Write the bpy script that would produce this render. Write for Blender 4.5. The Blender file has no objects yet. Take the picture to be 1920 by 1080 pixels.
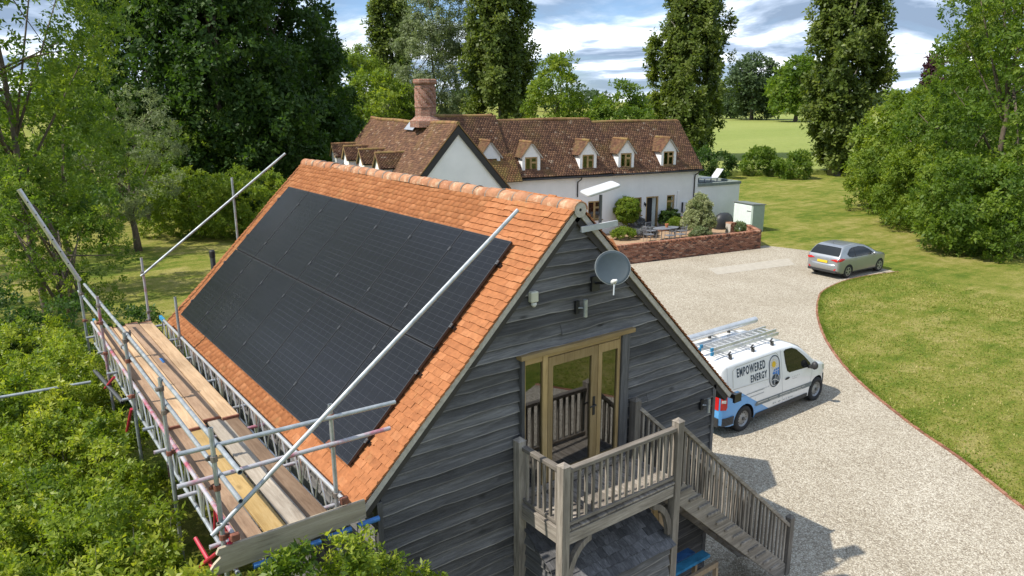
import bpy, math, random
import numpy as np
from mathutils import Matrix, Vector
random.seed(5)
rng = np.random.default_rng(11)
sc = bpy.context.scene
COL = sc.collection
R = math.radians

# ------------------------------------------------------------------ camera, sky, sun, exposure
CAMP = Vector((-6.332, -7.030, 8.030))
PITCH, YAW, ROLL = 0.2503, 0.6401, -0.0037
cd = bpy.data.cameras.new('camera'); cam = bpy.data.objects.new('camera', cd); COL.objects.link(cam)
cd.sensor_width = 36.0; cd.lens = 36.0 * 1382.23 / 1920.0; cd.clip_start = 0.1; cd.clip_end = 4000
_fw = Vector((math.sin(YAW)*math.cos(PITCH), math.cos(YAW)*math.cos(PITCH), -math.sin(PITCH)))
_r0 = Vector((math.cos(YAW), -math.sin(YAW), 0)); _u0 = _r0.cross(_fw)
_r = _r0*math.cos(ROLL) + _u0*math.sin(ROLL); _u = _r.cross(_fw)
cam.matrix_world = Matrix(((_r.x, _u.x, -_fw.x, CAMP.x), (_r.y, _u.y, -_fw.y, CAMP.y), (_r.z, _u.z, -_fw.z, CAMP.z), (0, 0, 0, 1)))
sc.camera = cam

SUND = Vector((-2.44, 0.62, 3.23)).normalized()          # towards the sun
SUN_EL = math.asin(SUND.z)
world = bpy.data.worlds.new('World'); sc.world = world; world.use_nodes = True
sun = bpy.data.lights.new('sun', 'SUN'); sun.energy = 3.5; sun.angle = R(0.55); sun.color = (1.0, 0.94, 0.84)
suno = bpy.data.objects.new('sun', sun); COL.objects.link(suno)
suno.rotation_euler = SUND.to_track_quat('Z', 'Y').to_euler(); suno.location = SUND*60
vs = sc.view_settings
vs.view_transform = 'Standard'; vs.look = 'None'; vs.exposure = 0.83; vs.gamma = 1.0; vs.use_curve_mapping = False
sc.render.engine = 'CYCLES'
sc.cycles.use_denoising = True
sc.cycles.max_bounces = 8; sc.cycles.transparent_max_bounces = 8
sc.cycles.diffuse_bounces = 3; sc.cycles.glossy_bounces = 3; sc.cycles.transmission_bounces = 5
sc.cycles.caustics_reflective = False; sc.cycles.caustics_refractive = False

# ------------------------------------------------------------------ node helpers
def nd(t, typ, ins=None, **props):
    n = t.nodes.new('ShaderNode' + typ)
    for k, v in props.items(): setattr(n, k, v)
    for k, v in (ins or {}).items():
        s = n.inputs[k]
        if hasattr(v, 'is_linked') or isinstance(v, bpy.types.NodeSocket): t.links.new(v, s)
        else: s.default_value = v
    return n
def math_n(t, op, a, b=0.0, c=0.0, clamp=False):
    n = nd(t, 'Math', {0: a, 1: b, 2: c}, operation=op); n.use_clamp = clamp; return n.outputs[0]
def mix(t, f, a, b, mode='MIX'):
    n = nd(t, 'Mix', data_type='RGBA', blend_type=mode)
    for i, v in ((0, f), (6, a), (7, b)):
        if isinstance(v, bpy.types.NodeSocket): t.links.new(v, n.inputs[i])
        else: n.inputs[i].default_value = v if i == 0 or len(v) == 4 else (*v, 1)
    return n.outputs[2]
def ramp(t, f, stops, interp='LINEAR'):
    n = nd(t, 'ValToRGB', {0: f}); e = n.color_ramp.elements; n.color_ramp.interpolation = interp
    while len(e) < len(stops): e.new(0.5)
    for el, (p, c) in zip(e, stops):
        el.position = p; el.color = (*c, 1) if len(c) == 3 else c
    return n.outputs[0]
def noise(t, vec, scale, detail=4, rough=0.55, dist=0.0):
    ins = {'Scale': scale, 'Detail': detail, 'Roughness': rough, 'Distortion': dist}
    if vec is not None: ins['Vector'] = vec
    return nd(t, 'TexNoise', ins).outputs[0]
def mapping(t, vec, scale=(1, 1, 1), rot=(0, 0, 0), loc=(0, 0, 0)):
    return nd(t, 'Mapping', {'Vector': vec, 'Scale': scale, 'Rotation': rot, 'Location': loc}).outputs[0]
def g3(v): return (v, v, v)
MATS = {}
def newmat(name):
    m = bpy.data.materials.new(name); m.use_nodes = True; MATS[name] = m
    t = m.node_tree; b = t.nodes['Principled BSDF']; return m, t, b
def setc(t, b, c, key='Base Color'):
    if isinstance(c, bpy.types.NodeSocket): t.links.new(c, b.inputs[key])
    else: b.inputs[key].default_value = (*c, 1) if hasattr(c, '__len__') and len(c) == 3 else c
def bump(t, b, h, strength=0.5, dist=0.02):
    n = nd(t, 'Bump', {'Strength': strength, 'Distance': dist, 'Height': h}); t.links.new(n.outputs[0], b.inputs['Normal']); return n
def objco(t): return nd(t, 'TexCoord').outputs['Object']
def geop(t): return nd(t, 'NewGeometry').outputs['Position']
def rnd(t):
    a = nd(t, 'Attribute', attribute_name='rnd').outputs['Fac']; o = nd(t, 'ObjectInfo').outputs['Random']
    return math_n(t, 'FRACT', math_n(t, 'ADD', a, o))
def simple(name, col, rough=0.6, metal=0.0, var=0.12, scale=6.0, spec=0.5, bumps=0.0):
    m, t, b = newmat(name)
    if var:
        p = geop(t); n = noise(t, p, scale, 5, 0.6)
        lo = tuple(c*(1-var) for c in col); hi = tuple(min(1, c*(1+var)) for c in col)
        setc(t, b, ramp(t, n, [(0.3, lo), (0.7, hi)]))
        if bumps: bump(t, b, noise(t, p, scale*6, 4), bumps, 0.01)
    else: setc(t, b, col)
    b.inputs['Roughness'].default_value = rough; b.inputs['Metallic'].default_value = metal
    b.inputs['Specular IOR Level'].default_value = spec
    return m

# sky: Nishita air with a broken layer of cloud
def build_world():
    t = world.node_tree; t.nodes.clear()
    sky = nd(t, 'TexSky', sky_type='NISHITA', sun_disc=False, sun_elevation=SUN_EL, sun_rotation=math.atan2(SUND.x, SUND.y), altitude=80, air_density=1.0, dust_density=0.8, ozone_density=1.6)
    d = nd(t, 'TexCoord').outputs['Generated']
    sp = nd(t, 'SeparateXYZ', {0: d})
    zz = math_n(t, 'ADD', math_n(t, 'MAXIMUM', sp.outputs[2], 0.0), 0.13)
    px = math_n(t, 'DIVIDE', sp.outputs[0], zz); py = math_n(t, 'DIVIDE', sp.outputs[1], zz)
    v = nd(t, 'CombineXYZ', {0: px, 1: py, 2: 0.0}).outputs[0]
    n1 = noise(t, mapping(t, v, (0.80, 0.80, 1), loc=(3.1, 1.7, 0)), 1.0, 9, 0.55, 0.5)
    n2 = noise(t, mapping(t, v, (0.3, 0.3, 1), loc=(7.3, 2.2, 4)), 1.0, 3, 0.5, 0.2)
    n3 = noise(t, mapping(t, v, (1.1, 1.1, 1), loc=(1.3, 8.2, 2)), 1.0, 7, 0.6, 0.6)
    cov = math_n(t, 'ADD', math_n(t, 'MULTIPLY', n1, 0.7), math_n(t, 'MULTIPLY', n2, 0.45))
    fac = ramp(t, cov, [(0.40, g3(0.0)), (0.55, g3(1.0))])
    vb = mapping(t, v, (0.93, 0.93, 1))
    nb = noise(t, mapping(t, vb, (0.80, 0.80, 1), loc=(3.1, 1.7, 0)), 1.0, 9, 0.55, 0.5)      # the same cloud a little higher up: where it thins, the top catches the sun
    lit = math_n(t, 'MULTIPLY', math_n(t, 'SUBTRACT', n1, nb), 2.4)
    ccol = ramp(t, math_n(t, 'ADD', math_n(t, 'ADD', math_n(t, 'MULTIPLY', n3, 0.55), math_n(t, 'MULTIPLY', math_n(t, 'SUBTRACT', cov, 0.5), -0.55)), math_n(t, 'ADD', lit, 0.07)), [(0.14, (1.30, 1.75, 2.45)), (0.32, (2.5, 3.05, 3.9)), (0.50, (5.7, 6.0, 6.4))])
    c = mix(t, fac, mix(t, 1.0, sky.outputs[0], (0.40, 0.50, 0.66), 'MULTIPLY'), ccol)
    bg = nd(t, 'Background', {'Color': c, 'Strength': 0.15})
    out = nd(t, 'OutputWorld'); t.links.new(bg.outputs[0], out.inputs[0])
build_world()

# ------------------------------------------------------------------ mesh helpers
def basis(d, up=(0, 0, 1)):
    d = np.array(d, float); d /= np.linalg.norm(d); up = np.array(up, float)
    if abs(d @ up) > 0.98: up = np.array((1.0, 0, 0)) if abs(d[0]) < 0.9 else np.array((0, 1.0, 0))
    s = np.cross(d, up); s /= np.linalg.norm(s); return d, s, np.cross(s, d)
BOXF = [(0, 1, 3, 2), (4, 6, 7, 5), (0, 4, 5, 1), (2, 3, 7, 6), (0, 2, 6, 4), (1, 5, 7, 3)]
class MB:
    def __init__(s): s.v = []; s.f = []; s.n = 0; s.r = []; s.mi = []; s.cur = 0
    def add(s, v, f, r=0.0):
        v = np.asarray(v, float); s.v.append(v); k = s.n
        s.f += [tuple(i+k for i in q) for q in f]; s.r += [r]*len(f); s.mi += [s.cur]*len(f); s.n += len(v); return s
    def box(s, lo, hi, r=0.0):
        (a, b, c), (d, e, g) = lo, hi
        return s.add([(x, y, z) for x in (a, d) for y in (b, e) for z in (c, g)], BOXF, r)
    def beam(s, p0, p1, w, h, up=(0, 0, 1), r=0.0):
        p0 = np.array(p0, float); p1 = np.array(p1, float); d, sd, u = basis(p1-p0, up)
        return s.add([p + sd*a*w/2 + u*b*h/2 for p in (p0, p1) for a in (-1, 1) for b in (-1, 1)], BOXF, r)
    def tube(s, p0, p1, r0, r1=None, n=10, cap=True, r=0.0):
        return s.path([p0, p1], [r0, r0 if r1 is None else r1], n, cap, r)
    def path(s, pts, rad, n=8, cap=True, r=0.0):
        pts = [np.array(p, float) for p in pts]
        if not hasattr(rad, '__len__'): rad = [rad]*len(pts)
        vs_ = []; fs = []; sd = None
        for i, p in enumerate(pts):
            d = (pts[min(i+1, len(pts)-1)] - pts[max(i-1, 0)]); d = d/max(np.linalg.norm(d), 1e-9)
            if sd is None: _, sd, _ = basis(d)
            sd = sd - d*(sd @ d); sd /= np.linalg.norm(sd); u = np.cross(sd, d)
            for k in range(n):
                a = 2*math.pi*k/n; vs_.append(p + (sd*math.cos(a) + u*math.sin(a))*rad[i])
        for i in range(len(pts)-1):
            for k in range(n):
                a, b = i*n+k, i*n+(k+1) % n; fs.append((a, a+n, b+n, b))
        if cap: fs.append(tuple(range(n))); fs.append(tuple(range((len(pts)-1)*n+n-1, (len(pts)-1)*n-1, -1)))
        return s.add(vs_, fs, r)
    def lathe(s, prof, o, ax=(0, 0, 1), n=20, r=0.0, cap=False):
        o = np.array(o, float); d, sd, u = basis(ax); vs_ = []; fs = []
        for (rr, h) in prof:
            for k in range(n):
                a = 2*math.pi*k/n; vs_.append(o + d*h + (sd*math.cos(a) + u*math.sin(a))*rr)
        for i in range(len(prof)-1):
            for k in range(n):
                a, b = i*n+k, i*n+(k+1) % n; fs.append((a, a+n, b+n, b))
        if cap: fs.append(tuple(range(n))); fs.append(tuple(range((len(prof)-1)*n+n-1, (len(prof)-1)*n-1, -1)))
        return s.add(vs_, fs, r)
    def prism(s, poly, o, ex, ey, depth, r=0.0):
        o, ex, ey = (np.array(q, float) for q in (o, ex, ey)); nz = np.cross(ex, ey); nz /= np.linalg.norm(nz); n = len(poly)
        a = [o + ex*x + ey*y for x, y in poly]; b = [p + nz*depth for p in a]
        fs = [tuple(range(n-1, -1, -1)), tuple(range(n, 2*n))] + [(i, (i+1) % n, n+(i+1) % n, n+i) for i in range(n)]
        return s.add(a+b, fs, r)
    def quad(s, *p, r=0.0): return s.add(p, [tuple(range(len(p)))], r)
    def mesh(s, name, mat, smooth=False):
        me = bpy.data.meshes.new(name)
        me.from_pydata(np.concatenate(s.v).tolist() if s.v else [], [], s.f)
        for m in (mat if isinstance(mat, (list, tuple)) else [mat]): me.materials.append(MATS[m] if isinstance(m, str) else m)
        if any(s.r): a = me.attributes.new('rnd', 'FLOAT', 'FACE'); a.data.foreach_set('value', s.r)
        if any(s.mi): me.polygons.foreach_set('material_index', s.mi)
        if smooth: me.polygons.foreach_set('use_smooth', [True]*len(me.polygons))
        me.update(); return me
    def build(s, name, mat, parent=None, smooth=False, local=False, bevel=0.0):
        return link(name, s.mesh(name, mat, smooth), parent, local, bevel=bevel)
def link(name, me, parent=None, local=False, mw=None, bevel=0.0):
    o = bpy.data.objects.new(name, me); COL.objects.link(o)
    if mw is not None: o.matrix_basis = mw
    if parent is not None:
        o.parent = parent
        if not local and parent.parent is None: o.matrix_parent_inverse = parent.matrix_basis.inverted()
    if bevel:
        b = o.modifiers.new('bevel', 'BEVEL'); b.width = bevel; b.segments = 1; b.limit_method = 'ANGLE'
    return o
def mass(name, V, F, mat, parent=None, rn=None, local=False, smooth=False, uvs=None):
    """V (n,k,3) points of n alike pieces, F face template -> one mesh object"""
    n, k, _ = V.shape; F = [np.array(f) for f in F]
    me = bpy.data.meshes.new(name); me.vertices.add(n*k); me.vertices.foreach_set('co', V.reshape(-1).astype(np.float32))
    off = (np.arange(n)*k)[:, None]
    loops = np.concatenate([(off + f[None, :]) for f in F], axis=1).reshape(-1)
    tot = np.tile(np.array([len(f) for f in F]), n); start = np.concatenate([[0], np.cumsum(tot)[:-1]])
    me.loops.add(len(loops)); me.loops.foreach_set('vertex_index', loops.astype(np.int32))
    me.polygons.add(len(tot)); me.polygons.foreach_set('loop_start', start.astype(np.int32)); me.polygons.foreach_set('loop_total', tot.astype(np.int32))
    if smooth: me.polygons.foreach_set('use_smooth', np.ones(len(tot), bool))
    me.update(calc_edges=True)
    if rn is not None:
        a = me.attributes.new('rnd', 'FLOAT', 'FACE'); a.data.foreach_set('value', np.repeat(np.asarray(rn, np.float32), len(F)))
    me.materials.append(MATS[mat] if isinstance(mat, str) else mat)
    return link(name, me, parent, local)
def tag(o, label=None, cat=None, group=None, kind=None):
    if label: o['label'] = label
    if cat: o['category'] = cat
    if group: o['group'] = group
    if kind: o['kind'] = kind
    return o
def thing(name, label, cat, loc=(0, 0, 0), rz=0.0, group=None):
    o = bpy.data.objects.new(name, None); COL.objects.link(o); o.location = loc; o.rotation_euler = (0, 0, rz); o.empty_display_size = 0.2
    o.matrix_basis = Matrix.Translation(loc) @ Matrix.Rotation(rz, 4, 'Z')
    return tag(o, label, cat, group)
def dup(o, parent=None, name=None):
    c = o.copy(); COL.objects.link(c); c.parent = parent
    for ch in list(o.children): dup(ch, c)
    return c
def ring(m, x0, x1, z0, z1, w, y0, y1, wb=None, wt=None, wr=None):
    """one-piece rectangular frame in the x-z plane"""
    wb = w if wb is None else wb; wt = w if wt is None else wt; wr = w if wr is None else wr
    o = [(x0, z0), (x1, z0), (x1, z1), (x0, z1)]; i = [(x0+w, z0+wb), (x1-wr, z0+wb), (x1-wr, z1-wt), (x0+w, z1-wt)]
    v = [(x, y, z) for y in (y0, y1) for x, z in o+i]; f = []
    for k in range(4):
        j = (k+1) % 4; f += [(k, j, 4+j, 4+k), (8+k, 12+k, 12+j, 8+j), (k, 8+k, 8+j, j), (4+k, 4+j, 12+j, 12+k)]
    return m.add(v, f)
def holes_wall(m, u0, u1, z0, z1, holes, P, depth):
    """rectangular sheet u0..u1, z0..z1 with rectangular openings and reveals; P(u, z, d) -> point"""
    us = sorted({u0, u1, *[h[0] for h in holes], *[h[1] for h in holes]}); zs = sorted({z0, z1, *[h[2] for h in holes], *[h[3] for h in holes]})
    for a, b in zip(us, us[1:]):
        for c, d in zip(zs, zs[1:]):
            cu, cz = (a+b)/2, (c+d)/2
            if any(h[0] < cu < h[1] and h[2] < cz < h[3] for h in holes): continue
            m.quad(P(a, c, 0), P(b, c, 0), P(b, d, 0), P(a, d, 0))
    for a, b, c, d in holes:
        m.quad(P(a, c, 0), P(a, d, 0), P(a, d, depth), P(a, c, depth)); m.quad(P(b, c, 0), P(b, c, depth), P(b, d, depth), P(b, d, 0))
        m.quad(P(a, d, 0), P(b, d, 0), P(b, d, depth), P(a, d, depth)); m.quad(P(a, c, 0), P(a, c, depth), P(b, c, depth), P(b, c, 0))
def ease(x, a, b):
    x = np.clip((np.asarray(x, float)-a)/(b-a), 0, 1); return x*x*(3-2*x)

# ------------------------------------------------------------------ materials
def mats():
    # lawn
    m, t, b = newmat('lawn'); p = geop(t)
    big = noise(t, p, 0.16, 4, 0.6, 0.4); mid = noise(t, p, 0.9, 6, 0.65, 0.6); fine = noise(t, p, 9, 6, 0.7); blade = noise(t, p, 45, 3, 0.7)
    stripe = noise(t, mapping(t, p, (0.22, 1.5, 1), rot=(0, 0, 0.12)), 1.0, 4, 0.6)
    n4 = noise(t, p, 3.6, 7, 0.72, 0.8)
    f = math_n(t, 'ADD', math_n(t, 'MULTIPLY', big, 0.30), math_n(t, 'ADD', math_n(t, 'MULTIPLY', mid, 0.28), math_n(t, 'ADD', math_n(t, 'MULTIPLY', stripe, 0.22), math_n(t, 'MULTIPLY', n4, 0.22))))
    sx = nd(t, 'SeparateXYZ', {0: p}).outputs[0]
    dry = nd(t, 'MapRange', {0: sx, 1: 6.0, 2: 45.0, 3: 0.030, 4: 0.018}).outputs[0]
    f = math_n(t, 'ADD', f, dry)
    c = ramp(t, f, [(0.41, (0.070, 0.120, 0.010)), (0.48, (0.140, 0.190, 0.020)), (0.54, (0.245, 0.248, 0.046)), (0.62, (0.38, 0.330, 0.110))])
    c = mix(t, math_n(t, 'MULTIPLY', fine, 1.2, clamp=True), mix(t, 1.0, c, g3(0.72), 'MULTIPLY'), c)
    c = mix(t, 0.75, c, mix(t, 1.0, c, ramp(t, math_n(t, 'ADD', math_n(t, 'MULTIPLY', blade, .5), math_n(t, 'MULTIPLY', noise(t, p, 18, 3, .7), .5)), [(0.36, g3(0.32)), (0.5, g3(0.95)), (0.64, g3(1.6))]), 'MULTIPLY'))
    setc(t, b, c); b.inputs['Roughness'].default_value = 0.95; b.inputs['Specular IOR Level'].default_value = 0.15
    bump(t, b, math_n(t, 'ADD', blade, fine), 0.9, 0.05)
    # field of standing green barley
    m, t, b = newmat('crop'); p = geop(t)
    n = noise(t, mapping(t, p, (0.012, 0.05, 1), rot=(0, 0, 0.5)), 1.0, 6, 0.6); n2 = noise(t, p, 1.4, 5, 0.7)
    c = ramp(t, n, [(0.3, (0.19, 0.235, 0.055)), (0.7, (0.265, 0.290, 0.085))])
    c = mix(t, 0.4, c, mix(t, 1.0, c, ramp(t, n2, [(0.3, g3(0.55)), (0.7, g3(1.3))]), 'MULTIPLY'))
    setc(t, b, c); b.inputs['Roughness'].default_value = 0.95; b.inputs['Specular IOR Level'].default_value = 0.1
    bump(t, b, n2, 0.6, 0.3)
    # gravel
    m, t, b = newmat('gravel'); p = geop(t)
    vo = nd(t, 'TexVoronoi', {'Vector': p, 'Scale': 40.0, 'Randomness': 1.0}); vd = vo.outputs['Distance']
    sp = nd(t, 'SeparateColor', {0: vo.outputs['Color']}).outputs[0]
    vo2 = nd(t, 'TexVoronoi', {'Vector': p, 'Scale': 13.0}); sp2 = nd(t, 'SeparateColor', {0: vo2.outputs['Color']}).outputs[1]
    c = ramp(t, sp, [(0.0, (0.165, 0.138, 0.10)), (0.25, (0.335, 0.295, 0.225)), (0.6, (0.475, 0.432, 0.342)), (1.0, (0.69, 0.645, 0.54))])
    c = mix(t, 0.22, c, ramp(t, sp2, [(0, (0.27, 0.21, 0.15)), (1, (0.66, 0.6, 0.5))]))
    big = noise(t, p, 0.35, 4, 0.6)
    c = mix(t, 1.0, c, ramp(t, big, [(0.3, (0.86, 0.84, 0.80)), (0.7, (1.1, 1.1, 1.1))]), 'MULTIPLY')
    c = mix(t, ramp(t, vd, [(0.3, g3(0)), (0.8, g3(0.6))]), c, (0.17, 0.14, 0.105))
    setc(t, b, c); b.inputs['Roughness'].default_value = 0.9; b.inputs['Specular IOR Level'].default_value = 0.25
    bump(t, b, math_n(t, 'SUBTRACT', 1.0, vd), 0.8, 0.02)
    # tiles
    def tiles(name, stops, lich, lcol, ls=1.2, lo=0.56, hi=0.66):
        m, t, b = newmat(name); p = geop(t); r = rnd(t)
        c = ramp(t, r, stops); n = noise(t, p, 14, 5, 0.65)
        c = mix(t, 1.0, c, ramp(t, n, [(0.25, g3(0.72)), (0.75, g3(1.18))]), 'MULTIPLY')
        l = noise(t, p, ls, 8, 0.7)
        c = mix(t, math_n(t, 'MULTIPLY', ramp(t, l, [(lo, g3(0)), (hi, g3(1))]), lich), c, lcol)
        setc(t, b, c); b.inputs['Roughness'].default_value = 0.88; b.inputs['Specular IOR Level'].default_value = 0.2
        bump(t, b, noise(t, p, 60, 4), 0.25, 0.006); return m
    tiles('tile_orange', [(0.0, (0.310, 0.120, 0.049)), (0.3, (0.340, 0.133, 0.054)), (0.75, (0.368, 0.147, 0.060)), (1.0, (0.41, 0.176, 0.078))], 0.4, (0.47, 0.31, 0.13), 2.4, 0.58, 0.74)
    tiles('tile_ridge', [(0.0, (0.36, 0.16, 0.085)), (0.5, (0.42, 0.21, 0.115)), (1.0, (0.46, 0.24, 0.14))], 0.75, (0.50, 0.43, 0.30), 7, 0.52, 0.66)
    tiles('tile_old', [(0.0, (0.105, 0.060, 0.044)), (0.35, (0.150, 0.082, 0.055)), (0.7, (0.195, 0.105, 0.066)), (0.95, (0.25, 0.14, 0.085)), (1.0, (0.36, 0.27, 0.20))], 0.6, (0.215, 0.145, 0.060), 0.9, 0.50, 0.68)
    tiles('tile_lichen', [(0.0, (0.15, 0.080, 0.045)), (0.5, (0.22, 0.115, 0.060)), (1.0, (0.28, 0.155, 0.08))], 0.8, (0.25, 0.185, 0.065), 1.5, 0.44, 0.6)
    tiles('tile_mix', [(0.0, (0.11, 0.058, 0.042)), (0.5, (0.165, 0.085, 0.055)), (1.0, (0.23, 0.125, 0.075))], 0.7, (0.215, 0.155, 0.07), 2.2, 0.44, 0.62)
    # bricks
    def brickm(name, stops):
        m, t, b = newmat(name); p = geop(t); c = ramp(t, rnd(t), stops); n = noise(t, p, 30, 5, 0.65)
        c = mix(t, 1.0, c, ramp(t, n, [(0.25, g3(0.7)), (0.75, g3(1.2))]), 'MULTIPLY')
        setc(t, b, c); b.inputs['Roughness'].default_value = 0.92; b.inputs['Specular IOR Level'].default_value = 0.2
        bump(t, b, n, 0.4, 0.005)
    brickm('brick', [(0.0, (0.075, 0.045, 0.038)), (0.16, (0.17, 0.078, 0.052)), (0.5, (0.28, 0.122, 0.074)), (0.85, (0.36, 0.175, 0.108)), (1.0, (0.46, 0.29, 0.20))])
    brickm('brick_edge', [(0.0, (0.19, 0.085, 0.055)), (0.5, (0.29, 0.13, 0.085)), (1.0, (0.36, 0.19, 0.13))])
    m, t, b = newmat('brick_small'); p = nd(t, 'TexCoord').outputs['Object']
    br = nd(t, 'TexBrick', {'Vector': mapping(t, p, (1, 1, 1), rot=(R(90), 0, 0)), 'Color1': (0.30, 0.13, 0.085, 1), 'Color2': (0.21, 0.09, 0.06, 1), 'Mortar': (0.36, 0.30, 0.24, 1), 'Scale': 1.0, 'Mortar Size': 0.008, 'Brick Width': 0.225, 'Row Height': 0.075})
    c = mix(t, 1.0, br.outputs[0], ramp(t, noise(t, p, 9, 5), [(0.3, g3(0.65)), (0.7, g3(1.2))]), 'MULTIPLY')
    setc(t, b, c); b.inputs['Roughness'].default_value = 0.9; bump(t, b, br.outputs[1], -0.6, 0.01)
    # timber: grain runs along one world axis
    def timber(name, lo, mid, hi, ax, knots=0.5, rough=0.85):
        m, t, b = newmat(name); p = geop(t); s = [13.0, 13.0, 13.0]; s[ax] = 0.9
        oi = nd(t, 'ObjectInfo').outputs['Random']; at = nd(t, 'Attribute', attribute_name='rnd').outputs['Fac']
        rr = math_n(t, 'FRACT', math_n(t, 'ADD', oi, at))
        off = nd(t, 'CombineXYZ', {0: math_n(t, 'MULTIPLY', rr, 37.0), 1: math_n(t, 'MULTIPLY', rr, 91.0), 2: math_n(t, 'MULTIPLY', rr, 53.0)}).outputs[0]
        q = nd(t, 'VectorMath', {0: mapping(t, p, s), 1: off}, operation='ADD').outputs[0]
        g = noise(t, q, 1.0, 7, 0.7, 1.2); g2 = noise(t, q, 4.5, 4, 0.7)
        c = ramp(t, math_n(t, 'ADD', math_n(t, 'MULTIPLY', g, 0.75), math_n(t, 'MULTIPLY', g2, 0.25)), [(0.30, lo), (0.48, mid), (0.68, hi)])
        c = mix(t, 1.0, c, ramp(t, rr, [(0.0, g3(0.62)), (1.0, g3(1.36))]), 'MULTIPLY')
        ks = [4.2, 4.2, 4.2]; ks[ax] = 1.8
        kv = nd(t, 'TexVoronoi', {'Vector': nd(t, 'VectorMath', {0: mapping(t, p, ks), 1: off}, operation='ADD').outputs[0], 'Scale': 1.0}).outputs['Distance']
        c = mix(t, math_n(t, 'MULTIPLY', ramp(t, math_n(t, 'ADD', kv, math_n(t, 'MULTIPLY', g2, 0.12)), [(0.10, g3(1)), (0.22, g3(0))]), knots), c, tuple(x*0.45 for x in lo))
        st = noise(t, p, 1.1, 5, 0.6)
        c = mix(t, 1.0, c, ramp(t, st, [(0.3, g3(0.78)), (0.7, g3(1.15))]), 'MULTIPLY')
        setc(t, b, c); b.inputs['Roughness'].default_value = rough; b.inputs['Specular IOR Level'].default_value = 0.3
        bump(t, b, g, 0.55, 0.012)
    for i, a in enumerate('xyz'):
        timber('weathered_'+a, (0.054, 0.053, 0.054), (0.098, 0.096, 0.098), (0.180, 0.177, 0.178), i, .7)
        timber('lip_highlight_'+a, (0.12, 0.113, 0.105), (0.185, 0.175, 0.163), (0.28, 0.265, 0.245), i, .3)  # lighter timber for the board lips, their bright line painted in
        timber('silver_'+a, (0.115, 0.099, 0.082), (0.225, 0.198, 0.168), (0.40, 0.36, 0.31), i, 0.35)
        timber('oak_'+a, (0.25, 0.165, 0.070), (0.36, 0.25, 0.115), (0.46, 0.335, 0.17), i, 0.3, 0.6)
    timber('board_tan', (0.235, 0.145, 0.080), (0.36, 0.24, 0.14), (0.46, 0.33, 0.205), 1, 0.5)
    timber('board_brown', (0.17, 0.105, 0.062), (0.27, 0.175, 0.11), (0.36, 0.25, 0.165), 1, 0.4)
    timber('board_yellow', (0.30, 0.185, 0.065), (0.43, 0.285, 0.11), (0.52, 0.37, 0.17), 1, 0.5)
    timber('board_grey', (0.24, 0.195, 0.15), (0.36, 0.305, 0.24), (0.50, 0.44, 0.36), 1, 0.3)
    timber('toe_board', (0.21, 0.175, 0.125), (0.33, 0.28, 0.205), (0.44, 0.385, 0.295), 0, 0.6)
    timber('pale_timber', (0.23, 0.16, 0.10), (0.34, 0.25, 0.16), (0.44, 0.34, 0.23), 2, 0.4)
    # plaster and paint
    m, t, b = newmat('render_white'); p = geop(t)
    c = ramp(t, noise(t, p, 0.8, 6, 0.65), [(0.3, (0.76, 0.77, 0.765)), (0.7, (0.86, 0.865, 0.86))])
    c = mix(t, math_n(t, 'MULTIPLY', ramp(t, noise(t, mapping(t, p, (2.5, 2.5, 0.25)), 1.0, 5), [(0.58, g3(0)), (0.80, g3(1))]), 0.10), c, (0.45, 0.44, 0.40))
    setc(t, b, c); b.inputs['Roughness'].default_value = 0.9; bump(t, b, noise(t, p, 20, 5), 0.3, 0.01)
    simple('black_paint', (0.018, 0.018, 0.019), 0.5); simple('gutter_black', (0.014, 0.014, 0.016), 0.35, var=0)
    simple('mortar', (0.46, 0.43, 0.38), 0.95, var=0.2, scale=20, bumps=0.4)
    simple('cement_dark', (0.23, 0.21, 0.185), 0.95, var=0.25, scale=12)
    simple('wall_core', (0.05, 0.045, 0.04), 0.95); simple('room_wall', (0.30, 0.29, 0.27), 0.9); simple('room_floor', (0.10, 0.075, 0.05), 0.6)
    simple('curtain', (0.55, 0.62, 0.60), 0.9, var=0.1)
    simple('lead', (0.30, 0.33, 0.38), 0.55, var=0.15, scale=8); simple('steel_dark', (0.10, 0.105, 0.11), 0.45, 0.6)
    # galvanised tube and painted tube
    m, t, b = newmat('galvanised'); p = geop(t); n = noise(t, p, 7, 5, 0.65)
    c = ramp(t, n, [(0.3, (0.26, 0.285, 0.30)), (0.7, (0.50, 0.53, 0.545))]); c = mix(t, ramp(t, noise(t, p, 2.3, 6, 0.7), [(0.62, g3(0)), (0.72, g3(0.5))]), c, (0.34, 0.30, 0.24))
    setc(t, b, c); b.inputs['Metallic'].default_value = 0.55; b.inputs['Roughness'].default_value = 0.46
    m, t, b = newmat('pink_tube'); p = geop(t); n = noise(t, p, 3.0, 5, 0.65)
    setc(t, b, ramp(t, n, [(0.30, (0.40, 0.045, 0.085)), (0.42, (0.42, 0.20, 0.24)), (0.54, (0.44, 0.43, 0.45))])); b.inputs['Metallic'].default_value = 0.3; b.inputs['Roughness'].default_value = 0.5
    simple('red_paint', (0.42, 0.022, 0.045), 0.5, var=0.3, scale=6); simple('aluminium', (0.62, 0.63, 0.63), 0.38, 0.7, var=0.12, scale=5)
    simple('coupler_steel', (0.22, 0.19, 0.165), 0.6, 0.5, var=0.4, scale=25); simple('rust', (0.20, 0.075, 0.045), 0.8, var=0.4, scale=25)
    simple('blue_paint', (0.035, 0.14, 0.36), 0.55, var=0.35, scale=7); simple('teal_paint', (0.03, 0.21, 0.38), 0.6, var=0.3, scale=9)
    simple('yellow_tape', (0.62, 0.46, 0.04), 0.5)
    # solar glass: cells, busbars, half-cut gap, all printed behind the glass
    m, t, b = newmat('solar_glass'); o = objco(t); s = nd(t, 'SeparateXYZ', {0: o})
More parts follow.
